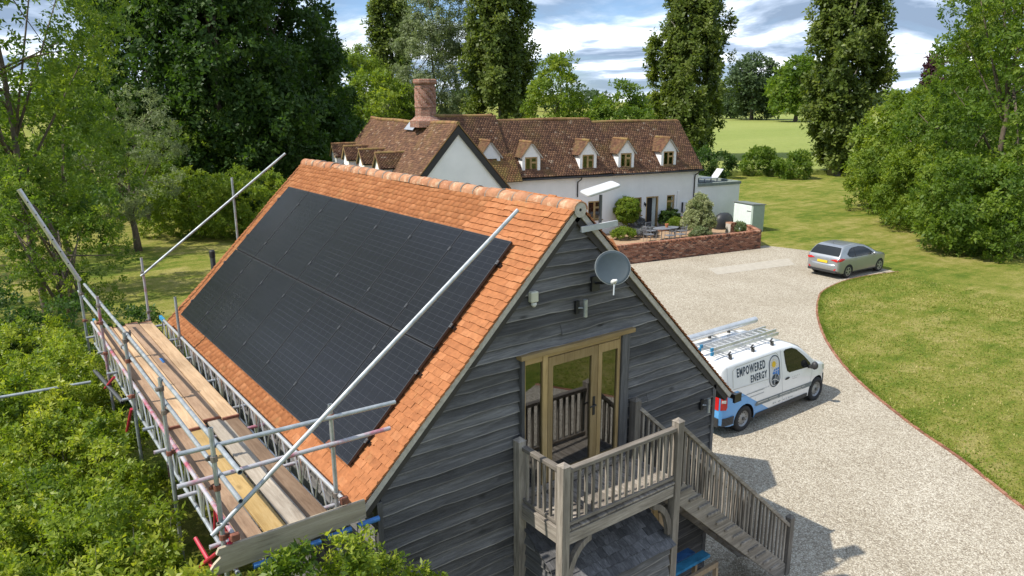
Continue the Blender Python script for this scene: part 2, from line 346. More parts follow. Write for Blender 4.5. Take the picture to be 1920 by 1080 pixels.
    def lines(val, pitch, w):
        fr = math_n(t, 'FRACT', math_n(t, 'DIVIDE', val, pitch)); d = math_n(t, 'MINIMUM', fr, math_n(t, 'SUBTRACT', 1.0, fr))
        return math_n(t, 'LESS_THAN', d, w/pitch/2)
    cell = math_n(t, 'MAXIMUM', lines(s.outputs[0], 0.1835, 0.004), lines(s.outputs[1], 0.0925, 0.004))
    bus = lines(s.outputs[0], 0.01835, 0.0012)
    midl = math_n(t, 'LESS_THAN', math_n(t, 'ABSOLUTE', s.outputs[1]), 0.007)
    c = mix(t, math_n(t, 'MULTIPLY', bus, 0.4), (0.006, 0.0065, 0.009), (0.030, 0.033, 0.040))
    c = mix(t, cell, c, (0.034, 0.036, 0.041)); c = mix(t, midl, c, (0.006, 0.006, 0.007))
    dust = noise(t, geop(t), 3.5, 7, 0.7); c = mix(t, math_n(t, 'MULTIPLY', dust, 0.03), c, (0.20, 0.19, 0.17))
    setc(t, b, c); b.inputs['Roughness'].default_value = 0.27; b.inputs['Specular IOR Level'].default_value = 0.33
    bump(t, b, noise(t, geop(t), 90, 2), 0.12, 0.002)
    simple('joint_black', (0.008, 0.008, 0.009), 0.7, var=0, spec=.2); simple('panel_frame', (0.022, 0.022, 0.024), 0.35, var=0, spec=.6)
    # glazing
    def glass(name, tint, rf):
        m, t, b = newmat(name); out = t.nodes['Material Output']
        fr = nd(t, 'Fresnel', {'IOR': 1.55}).outputs[0]; f = math_n(t, 'ADD', math_n(t, 'MULTIPLY', fr, 1.6), rf, clamp=True)
        gl = nd(t, 'BsdfGlossy', {'Color': (0.95, 0.97, 1, 1), 'Roughness': 0.02}); tr = nd(t, 'BsdfTransparent', {'Color': (*tint, 1)})
        mx = nd(t, 'MixShader', {0: f, 1: tr.outputs[0], 2: gl.outputs[0]}); t.links.new(mx.outputs[0], out.inputs[0]); t.nodes.remove(b)
    glass('glass', (0.62, 0.68, 0.64), 0.10); glass('car_glass', (0.16, 0.18, 0.18), 0.03)
    simple('dark_inside', (0.02, 0.021, 0.022), 0.8, var=0)
    simple('antenna_white', (0.46, 0.47, 0.47), 0.45, var=0.05); simple('grey_plastic', (0.42, 0.44, 0.45), 0.5); simple('white_plastic', (0.60, 0.61, 0.61), 0.4, var=0.05); simple('cream_plastic', (0.55, 0.54, 0.44), 0.5, var=0.1)
    simple('dish_grey', (0.048, 0.066, 0.078), 0.5, 0.1, var=0.15, scale=3); simple('dish_light', (0.16, 0.18, 0.19), 0.5, 0.1, var=0.1)
    simple('terracotta', (0.42, 0.16, 0.075), 0.85); simple('patio_gravel', (0.34, 0.225, 0.135), 0.95, var=0.35, scale=18, bumps=0.5)
    simple('paving', (0.375, 0.34, 0.28), 0.9, var=0.14, scale=5, bumps=0.3); simple('soil', (0.085, 0.06, 0.042), 0.95, var=0.3)
    simple('mint_paint', (0.66, 0.74, 0.70), 0.6, var=0.06); simple('mint_shaded', (0.36, 0.43, 0.38), 0.6, var=0.06); simple('roof_felt', (0.15, 0.17, 0.16), 0.9)
    simple('parapet_green', (0.20, 0.235, 0.21), 0.8, var=0.2); simple('furniture_grey', (0.20, 0.215, 0.24), 0.5, 0.3); simple('cover_black', (0.02, 0.022, 0.024), 0.5)
    simple('lounger_fabric', (0.52, 0.53, 0.53), 0.8); simple('bark', (0.115, 0.09, 0.065), 0.95, var=0.35, scale=9, bumps=0.6); simple('bark_grey', (0.17, 0.155, 0.13), 0.95, var=0.35, scale=9, bumps=0.6)
mats()
def leafmat(name, stops, trans, tcol, rough=0.55):
    m, t, b = newmat(name); out = t.nodes['Material Output']
    r = nd(t, 'Attribute', attribute_name='rnd').outputs['Fac']
    c = ramp(t, r, stops); setc(t, b, c); b.inputs['Roughness'].default_value = rough; b.inputs['Specular IOR Level'].default_value = 0.25
    tc = mix(t, 1.0, c, tcol, 'MULTIPLY')
    tr = nd(t, 'BsdfTranslucent', {'Color': tc}); mx = nd(t, 'MixShader', {0: trans, 1: b.outputs[0], 2: tr.outputs[0]}); t.links.new(mx.outputs[0], out.inputs[0])
leafmat('leaf_mid', [(0, (0.046, 0.090, 0.013)), (0.5, (0.098, 0.162, 0.021)), (1, (0.180, 0.240, 0.034))], 0.42, (2.0, 2.0, 0.8))
leafmat('leaf_dark', [(0, (0.020, 0.045, 0.010)), (0.5, (0.040, 0.084, 0.016)), (1, (0.088, 0.150, 0.028))], 0.36, (1.8, 1.9, 0.8))
leafmat('leaf_lime', [(0, (0.080, 0.135, 0.016)), (0.5, (0.140, 0.210, 0.026)), (1, (0.225, 0.280, 0.042))], 0.44, (1.9, 1.8, 0.7))
leafmat('leaf_hedge', [(0, (0.066, 0.118, 0.014)), (0.5, (0.185, 0.255, 0.028)), (1, (0.35, 0.385, 0.060))], 0.42, (1.9, 1.9, 0.7), 0.42)
leafmat('leaf_grey', [(0, (0.100, 0.130, 0.060)), (0.5, (0.170, 0.210, 0.100)), (1, (0.270, 0.310, 0.175))], 0.38, (1.5, 1.6, 1.0))
leafmat('leaf_poplar', [(0, (0.050, 0.082, 0.016)), (0.5, (0.105, 0.145, 0.029)), (1, (0.185, 0.225, 0.055))], 0.38, (1.8, 1.8, 0.8), 0.42)
leafmat('leaf_purple', [(0, (0.030, 0.014, 0.020)), (0.5, (0.055, 0.022, 0.030)), (1, (0.085, 0.040, 0.045))], 0.3, (1.8, 1.2, 1.2))
leafmat('leaf_pale', [(0, (0.12, 0.16, 0.055)), (0.5, (0.26, 0.29, 0.13)), (1, (0.46, 0.47, 0.28))], 0.25, (1.4, 1.5, 0.9))
leafmat('leaf_far', [(0, (0.045, 0.075, 0.032)), (0.5, (0.068, 0.105, 0.044)), (1, (0.095, 0.140, 0.055))], 0.3, (1.5, 1.6, 1.0))  # far foliage, distance haze put into the leaf colour
leafmat('leaf_lavender', [(0, (0.12, 0.13, 0.12)), (0.5, (0.19, 0.20, 0.20)), (1, (0.27, 0.27, 0.31))], 0.25, (1.3, 1.3, 1.1))

# ------------------------------------------------------------------ the ground
def sheet(name, pts, z, mat):
    m = MB(); m.quad(*[(x, y, z) for x, y in pts]); return tag(m.build(name, mat), kind='structure')
def smooth_path(P, n=8):
    P = np.array(P, float); out = []
    for i in range(len(P)-1):
        p0, p1, p2, p3 = P[max(i-1, 0)], P[i], P[i+1], P[min(i+2, len(P)-1)]
        for k in range(n):
            s = k/n; out.append(0.5*((2*p1) + (-p0+p2)*s + (2*p0-5*p1+4*p2-p3)*s*s + (-p0+3*p1-3*p2+p3)*s**3))
    out.append(P[-1]); return np.array(out)
sheet('ground_lawn', [(-900, -300), (1500, -300), (1500, 1500), (-900, 1500)], 0.0, 'lawn')
EDGE = smooth_path([(6.2, -8.5), (8.1, -5.2), (9.91, -2.46), (11.12, -0.8), (12.2, 0.93), (14.16, 3.46), (16.54, 5.73), (19.2, 7.7), (21.42, 9.0), (22.81, 9.6), (24.98, 9.98), (26.84, 9.9), (28.82, 9.45)], 8)
sheet('gravel_drive', [tuple(p) for p in EDGE] + [(29.15, 10.75), (29.5, 12.0), (30.15, 14.8), (29.55, 17.25), (28.6, 17.2), (20.7, 18.6), (16.0, 19.4), (8.0, 17.0), (3.4, 13.0), (2.9, 9.0), (2.9, 0.2), (-2.8, 0.2), (-2.6, -3.2), (2.0, -6.5)], 0.004, 'gravel')
sheet('paving_patch', [(21.6, 14.3), (22.3, 15.4), (27.5, 14.4), (26.4, 13.3)], 0.008, 'paving')
sheet('patio', [(15.0, 19.7), (28.7, 17.05), (31.8, 21.2), (33.0, 24.3), (16.5, 27.2)], 0.012, 'patio_gravel')
# crop field beyond the lawn: a real step, the barley stands 0.55 m high
_fp = [(58, 44), (46, 62), (40, 85), (120, 330), (262, 262), (330, 205), (300, 130), (150, 50), (92, 27), (74, 34)]
fm = MB(); n_ = len(_fp)
fm.add([(x, y, 0.0) for x, y in _fp] + [(x, y, 0.5) for x, y in _fp], [tuple(range(2*n_-1, n_-1, -1))] + [(i, (i+1) % n_, n_+(i+1) % n_, n_+i) for i in range(n_)])
tag(fm.build('barley_field', 'crop'), kind='structure')
# brick edging of the drive, brick by brick
edging = thing('brick_edging', 'thin curving line of red bricks between gravel drive and lawn', 'edging', (14.16, 3.46, 0))
em = MB().box((-0.105, -0.038, -0.02), (0.105, 0.038, 0.028)).mesh('brick', 'brick_edge')
d_ = np.concatenate([[0], np.cumsum(np.linalg.norm(np.diff(EDGE, axis=0), axis=1))])
for k, s_ in enumerate(np.arange(0.1, d_[-1], 0.222)):
    x = np.interp(s_, d_, EDGE[:, 0]); y = np.interp(s_, d_, EDGE[:, 1]); x2 = np.interp(s_+0.1, d_, EDGE[:, 0]); y2 = np.interp(s_+0.1, d_, EDGE[:, 1])
    a = math.atan2(y2-y, x2-x) + random.uniform(-.05, .05)
    link('brick', em, edging, mw=Matrix.Translation((x, y, random.uniform(-.006, .006))) @ Matrix.Rotation(a, 4, 'Z'))

# ------------------------------------------------------------------ tile fields
TILEF = [(0, 1, 3, 2), (4, 6, 7, 5), (2, 3, 7, 6), (0, 2, 6, 4), (1, 5, 7, 3)]
def tile_pts(W, S, gauge, pitch, thick=0.012, lap=0.17, jit=0.003, off=0.0):
    """tiles on a W wide, S long slope -> array (n,8,3) in (w, t, h), t measured down from the ridge"""
    rows = int(S/gauge); out = []
    for k in range(rows+1):
        tb = S - (rows-k)*gauge
        if tb < 0.04: continue
        o = (0.5 if k % 2 else 0.0)*pitch; ws = np.arange(-o + 0.0, W-0.02, pitch)
        for w in ws:
            a, b_ = max(w, 0)+0.0012, min(w+pitch, W)-0.0012
            if b_-a < 0.03: continue
            jt, jh, jr = rng.normal(0, jit), abs(rng.normal(0, jit*0.6)), rng.normal(0, jit)
            t0 = max(tb-lap, 0.0); hb = 0.024 + jh + off; ht = 0.024*(1-(tb-t0)/lap) + off
            P = []
            for h0, dh in ((ht, 0), (hb, 1)):
                for ww, s in ((a, -1), (b_, 1)):
                    for th in (0, thick): P.append((ww, (t0 if dh == 0 else tb+jt+s*jr*0.6), h0+th))
            # order: [top-left lo, top-left hi, top-right lo, hi, bot-left lo, hi, bot-right lo, hi]
            q = [P[1], P[3], P[5], P[7], P[0], P[2], P[4], P[6]]
            out.append(q)
    return np.array(out)
TF = [(0, 2, 3, 1), (2, 6, 7, 3), (0, 4, 6, 2), (1, 3, 7, 5)]
def frame_map(A, O, ew, et, eh):
    O, ew, et, eh = (np.array(q, float) for q in (O, ew, et, eh))
    return O + A[..., 0:1]*ew + A[..., 1:2]*et + A[..., 2:3]*eh
def tile_field(name, O, ew, et, eh, W, S, mat, parent, gauge=0.1, pitch=0.166, warp=None, local=False, jit=0.003, clip=None, thick=0.012):
    A = tile_pts(W, S, gauge, pitch, thick=thick, jit=jit)
    if clip is not None: A = A[clip(A[:, :, 0].mean(1), A[:, :, 1].mean(1))]
    if warp is not None: A[..., 2] += warp(A[..., 0], A[..., 1])
    V = frame_map(A, O, ew, et, eh); return tag(mass(name, V, TF, mat, parent, rng.random(len(V)), local), kind='stuff')

# ------------------------------------------------------------------ the barn
TH = 0.779; CT, ST = math.cos(TH), math.sin(TH); ZR = 6.70; LR = 9.27; SL, SR = 4.60, 4.93
barn = thing('timber_barn', 'barn with black-grey weatherboarded gable and orange tiled roof in the foreground', 'barn', (0, 4.6, 0))
LO, LEW, LET, LEH = (0, 0, ZR), (0, 1, 0), (-CT, 0, -ST), (-ST, 0, CT)
RO, REW, RET, REH = (0, 0, ZR), (0, 1, 0), (CT, 0, -ST), (ST, 0, CT)
def RL(t, y, h=0.0): return np.array((-t*CT - h*ST, y, ZR - t*ST + h*CT))
def RRr(t, y, h=0.0): return np.array((t*CT + h*ST, y, ZR - t*ST + h*CT))
roof = MB()
for f, S in ((RL, SL), (RRr, SR)):
    a = [f(0, 0.05, -.16), f(S-.02, 0.05, -.16), f(S-.02, 0.05, -.004), f(0, 0.05, -.004)]; b_ = [p + np.array((0, LR-.08, 0)) for p in a]
    roof.add(a+b_, [(0, 1, 2, 3), (7, 6, 5, 4), (0, 4, 5, 1), (1, 5, 6, 2), (2, 6, 7, 3), (3, 7, 4, 0)])
roof = tag(roof.build('roof', 'wall_core', barn), 'steep roof clad in orange clay tiles')
A = tile_pts(LR, SL, 0.1, 0.166, thick=.016, jit=0.005)
A[..., 2] += .010*np.sin(A[..., 0]*.9+1)+.006*np.sin(A[..., 0]*2.7+A[..., 1]*1.6)+.004*np.sin(A[..., 1]*4.1+A[..., 0])-.012*np.sin(np.pi*A[..., 1]/SL)+.010
cw, ctt = A[:, :, 0].mean(1), A[:, :, 1].mean(1)
PY0, PS0, PW, PH = 0.605, 0.796, 1.134, 1.722
under = (cw > PY0+.1) & (cw < PY0+8.0) & (ctt > PS0+.1) & (ctt < PS0+3.42)
Vw = frame_map(A, LO, LEW, LET, LEH); dist = np.linalg.norm(Vw.mean(1) - np.array(CAMP), axis=1); dist[under] = 99
order = np.argsort(dist); near = order[:300]; rest = order[300:]
tag(mass('roof_tile_rest', Vw[rest], TF, 'tile_orange', roof, rng.random(len(rest))), kind='stuff')
stdt = MB().add(np.array([[-.0818, -.17, .016], [.0818, -.17, .016], [-.0818, 0, .040], [.0818, 0, .040], [-.0818, -.17, 0], [.0818, -.17, 0], [-.0818, 0, .024], [.0818, 0, .024]]), TF).mesh('roof_tile', 'tile_orange')
for i in near:
    q = A[i]; w0 = (q[2, 0]+q[3, 0])/2; sx = (q[3, 0]-q[2, 0])/0.1636; tb = (q[2, 1]+q[3, 1])/2
    Mx = Matrix(((LEW[0], LET[0], LEH[0], 0), (LEW[1], LET[1], LEH[1], 0), (LEW[2], LET[2], LEH[2], 0), (0, 0, 0, 1)))
    o = np.array(LO) + w0*np.array(LEW) + tb*np.array(LET) + (q[2, 2]-.040)*np.array(LEH)
    link('roof_tile', stdt, roof, mw=Matrix.Translation(o) @ Mx @ Matrix.Rotation(rng.normal(0, .012), 4, 'Z') @ Matrix.Diagonal((sx, 1, 1, 1)))
tile_field('roof_tile_far_slope', RO, REW, RET, REH, LR, SR, 'tile_orange', roof)
# ridge tiles
arc = [(-95+190*k/8) for k in range(9)]
rt = MB(); v = []
for yy in (0.0, 0.33):
    for rr in (0.120, 0.100):
        for a in arc: v.append((math.sin(R(a))*rr, yy, math.cos(R(a))*rr*0.92))
fs = []
for k in range(8): fs += [(k, k+1, 18+k+1, 18+k), (9+k, 27+k, 27+k+1, 9+k+1), (k, 9+k, 10+k, k+1), (18+k, 19+k, 28+k, 27+k)]
ridge_me = rt.add(v, fs).mesh('ridge_tile', 'tile_ridge', True)
rjm = MB().path([(math.sin(R(a))*.117, 0, math.cos(R(a))*.109) for a in arc], .011, 6).mesh('ridge_joint', 'cement_dark')
for k in range(28):
    mw = Matrix.Translation((rng.normal(0, .004), -0.012+k*0.331, ZR-0.045+rng.normal(0, .005))) @ Matrix.Rotation(rng.normal(0, .012), 4, 'X') @ Matrix.Rotation(rng.normal(0, .02), 4, 'Y')
    o = link('ridge_tile', ridge_me, roof, mw=mw)
    if k: link('ridge_joint', rjm, roof, mw=mw)
m = MB(); m.lathe([(0.02, 0), (.10, 0)], (0, -0.006, ZR-.045), (0, -1, 0), 20); m.build('ridge_end_mortar', 'mortar', roof)
# verge bedding
for nm, f, S in (('verge', RL, SL), ('verge', RRr, SR)):
    m = MB(); a = [f(0.0, .024, -.075), f(S, .024, -.075), f(S, .024, -.002), f(0.0, .024, -.002)]; b_ = [p+np.array((0, .04, 0)) for p in a]
    m.add(a+b_, [(0, 1, 2, 3), (7, 6, 5, 4), (0, 4, 5, 1), (1, 5, 6, 2), (2, 6, 7, 3), (3, 7, 4, 0)]); m.build('verge_board', 'mortar', roof)
m = MB()      # gutter on the drive side
m.path([(3.60, -.03, 3.17), (3.60, 9.2, 3.15)], .06, 10); m.box((3.50, -.05, 3.09), (3.68, -.01, 3.24)); m.build('gutter', 'gutter_black', barn)
# gabled dormer on the drive side of the roof (hidden from here, its shadow lies on the gravel)
dm = MB(); dm.prism([(1.95, 3.2), (3.75, 3.2), (3.75, 4.35), (2.85, 5.32), (1.95, 4.35)], (0.9, 0, 0), (0, 1, 0), (0, 0, 1), 2.35); dm = dm.build('dormer', 'weathered_z', barn)
m = MB()
for s in (-1, 1):
    d = np.array((0, s*.68, -.733)); e = np.array((1., 0, 0)); nrm = np.cross(e, d)*s*-1
    a = [np.array((.9, 2.85, 5.42)), np.array((3.4, 2.85, 5.42))]; c_ = [a[1]+d*1.45, a[0]+d*1.45]; up = np.array((0, 0, .06))
    m.add(a+c_+[p+up for p in a+c_], [(0, 1, 2, 3), (7, 6, 5, 4), (0, 4, 5, 1), (1, 5, 6, 2), (2, 6, 7, 3), (3, 7, 4, 0)])
m.build('dormer_roof', 'tile_orange', dm)

# walls: dark core, then feather-edged boards one by one
def zroof(x): return ZR - 0.22 - abs(x)*math.tan(TH)
DX0, DX1, DZ0, DZ1 = -0.92, 1.04, 2.86, 4.84
core = MB(); F0 = dict(o=(0, .28, 0), ex=(1, 0, 0), ey=(0, 0, 1), depth=.16)
for poly in ([(-2.93, 0), (3.03, 0), (3.03, DZ0), (-2.93, DZ0)], [(-2.93, DZ0), (DX0, DZ0), (DX0, zroof(DX0)), (-2.93, zroof(-2.93))], [(DX1, DZ0), (3.03, DZ0), (3.03, zroof(3.03)), (DX1, zroof(DX1))],
             [(DX0, DZ1), (DX1, DZ1), (DX1, zroof(DX1)), (0, zroof(0)), (DX0, zroof(DX0))]): core.prism(poly, **F0)
core.box((-2.93, .29, 0), (-2.78, 9.1, 3.5)); core.box((2.88, .29, 0), (3.03, 9.1, 3.5))
core.prism([(-2.93, 0), (3.03, 0), (3.03, zroof(3.03)), (0, zroof(0)), (-2.93, zroof(2.93))], (0, 9.25, 0), (1, 0, 0), (0, 0, 1), .15)
wall = core.build('gable_wall', 'wall_core', barn)
room = MB(); room.box((-2.75, .3, 2.70), (2.85, 5.2, 2.84)); room.build('floor', 'room_floor', wall)
room = MB(); room.prism([(-2.7, 2.84), (2.8, 2.84), (2.8, 3.5), (0, 6.2), (-2.7, 3.5)], (0, 5.3, 0), (1, 0, 0), (0, 0, 1), .1); room.build('room_partition', 'room_wall', wall)
cm = MB(); cv = [(x, .42+.035*math.sin(x*55), z) for z in (2.88, 4.72) for x in np.linspace(.66, .98, 25)]
cm.add(cv, [(k, k+1, 26+k, 25+k) for k in range(24)]).build('curtain', 'curtain', wall, smooth=True)
def board(P, lim, zb, zt, mat, parent, a=None, b_=None):
    """one feather-edge board; P(s, z, d) maps; lim(z) -> (s0, s1) clips the ends to the roofline"""
    s0b, s1b = lim(zb); s0t, s1t = lim(zt+.03)
    if a is not None: s0b, s0t = max(s0b, a), max(s0t, a)
    if b_ is not None: s1b, s1t = min(s1b, b_), min(s1t, b_)
    if s1b-s0b < .05 or s1t - s0t < 0.0: 
        if s1b-s0b < .05: return
        s0t = s1t = (s0b+s1b)/2
    n = max(3, int((s1b-s0b)/.16)); ph = rng.random(4)*6; am = rng.uniform(.004, .013); lean = rng.uniform(.056, .074); bow = rng.normal(0, .004)
    v = []
    for k in range(n+1):
        q = k/n; sb = s0b+(s1b-s0b)*q; st = s0t+(s1t-s0t)*q
        wz = am*(math.sin(sb*2.3+ph[0]) + .6*math.sin(sb*6.1+ph[1]) + .35*math.sin(sb*15+ph[2])); wd = bow*math.sin(q*math.pi) + .003*math.sin(sb*4+ph[3])
        v += [P(st, zt+.03, -.006), P(sb, zb+wz+.013, -lean-wd+.003), P(sb, zb+wz, -lean-wd), P(sb, zb+wz+.002, -lean-wd+.045)]
    f = []
    for k in range(n): i = 4*k; f += [(i, i+1, i+5, i+4), (i+2, i+3, i+7, i+6)]
    f += [(0, 3, 2, 1), (4*n, 4*n+1, 4*n+2, 4*n+3)]
    m = MB(); m.add(v, f); m.cur = 1
    m.f += [(4*k+1, 4*k+2, 4*k+6, 4*k+5) for k in range(n)]; m.r += [0.0]*n; m.mi += [1]*n        # lower edge in lighter wood: a highlight put into its colour
    m.build('board', [mat, mat.replace('weathered', 'lip_highlight')], parent)
Pg = lambda s, z, d: (s, .125+d, z)
limg = lambda z: (-min(2.96, max(.02, (ZR-.13-z)/math.tan(TH))), min(3.06, max(.02, (ZR-.13-z)/math.tan(TH))))
EXP = 0.158; z = 6.42
while z > 0.02:
    zb = z-EXP*rng.uniform(.95, 1.05); cuts = []
    if zb < DZ1-.02 and z > DZ0+.05: segs = [(None, DX0-.012), (DX1+.012, None)]
    else: segs = [(None, None)]
    for a, b_ in segs:
        lo = limg(zb)[0] if a is None else a; hi = limg(zb)[1] if b_ is None else b_
        if hi-lo > 1.6 and rng.random() < .14:
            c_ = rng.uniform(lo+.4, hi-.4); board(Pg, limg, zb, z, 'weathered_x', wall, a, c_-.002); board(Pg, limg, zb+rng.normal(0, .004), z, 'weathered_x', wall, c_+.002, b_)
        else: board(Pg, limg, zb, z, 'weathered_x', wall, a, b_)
    z = zb
lims = lambda z: (.13, 9.0)
z = 3.45
while z > 0.1:
    zb = z-.176; c_ = rng.uniform(2, 7)
    for P, in ((lambda s, z_, d: (-2.935+d, s, z_),), (lambda s, z_, d: (3.035-d, s, z_),)):
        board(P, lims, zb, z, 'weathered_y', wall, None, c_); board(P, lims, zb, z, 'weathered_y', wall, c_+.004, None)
    z = zb
for x0, x1 in ((-3.02, -2.95), (3.05, 3.12)):
    m = MB(); m.box((x0, .05, 0), (x1, .16, 3.5)); m.build('corner_board', 'weathered_z', wall, bevel=.004)
# glazed doors
door = MB(); YF = .07
def fr(lst, nm, mat, par, y0=YF-.02, y1=YF+.06, bev=.004):
    r = None
    for x0, x1, z0, z1 in lst:
        m = MB(); m.box((x0, y0, z0), (x1, y1, z1)); o = m.build(nm, mat, par, bevel=bev); r = r or o
    return r
dfr = fr([(-.93, -.875, 2.88, 4.80), (.875, 1.03, 2.88, 4.80)], 'door_surround', 'weathered_z', barn, YF-.05, YF+.10)
fr([(-.875, -.845, 2.90, 4.79), (.845, .873, 2.90, 4.79), (-.555, -.47, 2.90, 4.79)], 'door_jamb', 'oak_z', dfr)
fr([(-.96, 1.10, 4.801, 4.862)], 'drip_head', 'oak_x', dfr, YF-.085, YF+.09)
fr([(-.844, -.556, 4.70, 4.79), (-.469, .872, 4.735, 4.79)], 'frame_head', 'oak_x', dfr, YF-.012, YF+.05)
fr([(-.93, 1.03, 2.84, 2.90)], 'sill', 'silver_x', dfr, YF-.09, YF+.1)
def leaf(nm, x0, x1, sl, sr, lab):
    d = MB(); ring(d, x0, x1, 2.915, 4.73, sl, YF-.024, YF+.03, .125, .13, sr); d = d.build(nm, 'oak_z', barn, bevel=.004)
    g = MB(); g.box((x0+sl-.004, YF, 3.036), (x1-sr+.004, YF+.012, 4.604)); g.build('pane', 'glass', d); d['label'] = lab; return d
dl = leaf('door', -.468, .432, .085, .12, 'wide glazed oak door leaf with black handle')
leaf('door', .438, .843, .075, .03, 'narrow glazed oak door leaf with curtain behind')
g = MB(); g.box((-.846, YF+.01, 2.92), (-.554, YF+.022, 4.704)); g.build('side_window', 'glass', dfr)
h = MB(); h.box((.345, YF-.034, 3.70), (.385, YF-.024, 3.98)); h.tube((.365, YF-.03, 3.86), (.365, YF-.075, 3.86), .011); h.tube((.365, YF-.07, 3.86), (.26, YF-.07, 3.855), .011); h.build('handle', 'black_paint', dl)

# ------------------------------------------------------------------ solar panels
rails = thing('panel_rails', 'black mounting rails and clamps under the solar panels', 'mounting rail', tuple(RL(2.5, 4.6, .05)))
for tt in (.35, 1.37, 2.09, 3.11):
    m = MB(); m.beam(RL(PS0+tt, PY0-.05, .062), RL(PS0+tt, PY0+8.1, .062), .04, .045, LEH); m.build('rail', 'panel_frame', rails)
pf = MB(); gl = MB(); hw, hh = PW/2, PH/2; fwid = .012
pf.box((-hw, -hh, -.035), (hw, -hh+fwid, 0)); pf.box((-hw, hh-fwid, -.035), (hw, hh, 0)); pf.box((-hw, -hh+fwid, -.035), (-hw+fwid, hh-fwid, 0)); pf.box((hw-fwid, -hh+fwid, -.035), (hw, hh-fwid, 0))
gl.box((-hw+fwid, -hh+fwid, -.03), (hw-fwid, hh-fwid, -.002))
pfm, glm = pf.mesh('frame', 'panel_frame'), gl.mesh('glass', 'solar_glass')
ords = ['first', 'second', 'third', 'fourth', 'fifth', 'sixth', 'last']
RM = Matrix(((LEW[0], LET[0], LEH[0], 0), (LEW[1], LET[1], LEH[1], 0), (LEW[2], LET[2], LEH[2], 0), (0, 0, 0, 1)))
for tt in (1.731,):
    m = MB(); m.beam(RL(PS0+tt, PY0-.01, .078), RL(PS0+tt, PY0+8.06, .078), .10, .02, LEH); m.build('joint_strip', 'joint_black', rails)
for c_ in range(6):
    m = MB(); yy = PY0+(c_+1)*(PW+.02)-.01; m.beam(RL(PS0+.01, yy, .078), RL(PS0+3.45, yy, .078), .06, .016, LEH); m.build('joint_strip', 'joint_black', rails)
clm = MB(); clm.box((-.02, -.03, -.004), (.02, .03, .008)); clm.tube((0, 0, .008), (0, 0, .016), .009, n=6); clm = clm.mesh('clamp', 'steel_dark')
for row in range(2):
    for c_ in range(7):
        ctr = RL(PS0 + hh + row*(PH+.022), PY0 + hw + c_*(PW+.02), .12)
        p = bpy.data.objects.new('solar_panel', None); COL.objects.link(p); p.matrix_basis = Matrix.Translation(ctr) @ RM; p.empty_display_size = .2
        pos = '%s from the weatherboarded gable' % ords[c_] if c_ < 6 else 'furthest from the weatherboarded gable'
        if c_ == 0: pos = 'nearest the weatherboarded gable'
        tag(p, 'black solar panel in the %s row, %s' % (('upper', 'lower')[row], pos), 'solar panel', 'solar panels on the orange roof')
        link('frame', pfm, p, local=True); link('glass', glm, p, local=True)
    for c_ in range(8):
        for tt in (.35, 1.37):
            link('clamp', clm, rails, mw=Matrix.Translation(RL(PS0+tt+row*(PH+.022), PY0-.01+c_*(PW+.02)+(-.012 if c_ == 0 else 0), .121)) @ RM)

# ------------------------------------------------------------------ balcony and stair
bal = thing('balcony', 'weathered timber balcony and stair in front of the glazed gable doors', 'balcony', (0, -.85, 0))
FZ = 2.82; XL, XR, YB, YW = -.95, 1.13, -.85, .02
def post(x, y, z0, z1, s=.12, nm='post'):
    m = MB(); h = s/2; m.box((x-h, y-h, z0), (x+h, y+h, z1))
    m.add([(x-h-.008, y-h-.008, z1+.001), (x+h+.008, y-h-.008, z1+.001), (x+h+.008, y+h+.008, z1+.001), (x-h-.008, y+h+.008, z1+.001), (x, y, z1+.055)], [(0, 1, 4), (1, 2, 4), (2, 3, 4), (3, 0, 4), (3, 2, 1, 0)])
    return m.build(nm, 'silver_z', bal)
post(XL, YB, 0, 3.70); post(XR, YB, 0, 3.72); post(XL-.03, .0, 1.2, 3.72); post(XR+.02, -.02, 2.4, 3.74)
for k in range(14):
    x0 = XL-.05+k*.155; m = MB(); m.box((x0+.004, YB-.05, FZ-.03+rng.normal(0, .001)), (x0+.151, YW, FZ+rng.normal(0, .0015))); m.build('deck_board', 'silver_y', bal, bevel=.004)
def bar(nm, p0, p1, w, h, mat, up=(0, 0, 1), bev=.005): m = MB(); m.beam(p0, p1, w, h, up); return m.build(nm, mat, bal, bevel=bev)
bar('front_beam', (XL+.06, YB, FZ-.14), (XR-.06, YB, FZ-.14), .08, .17, 'silver_x')
bar('side_beam', (XL, YB+.06, FZ-.13), (XL, YW-.07, FZ-.13), .08, .18, 'silver_y')
bar('bottom_rail', (XL+.06, YB, FZ+.06), (XR-.06, YB, FZ+.06), .06, .05, 'silver_x')
bar('bottom_rail', (XL, YB+.06, FZ+.055), (XL, YW-.08, FZ+.055), .06, .05, 'silver_y')
bar('handrail', (XL+.06, YB, 3.62), (XR-.06, YB, 3.62), .085, .055, 'silver_x'); bar('handrail', (XL, YB+.06, 3.62), (XL, YW-.08, 3.62), .085, .055, 'silver_y')
def baluster(x, y, z0, z1, s=.034): m = MB(); m.beam((x+rng.normal(0, .003), y, z0), (x+rng.normal(0, .004), y+rng.normal(0, .003), z1), s, s, (0, 1, 0)); m.build('baluster', 'silver_z', bal)
for k in range(16): baluster(XL+.06+(k+.6)*(XR-XL-.12)/16.2, YB, FZ+.08, 3.595)
for k in range(6): baluster(XL, YB+.06+(k+.6)*(.73)/6.2, FZ+.08, 3.595)
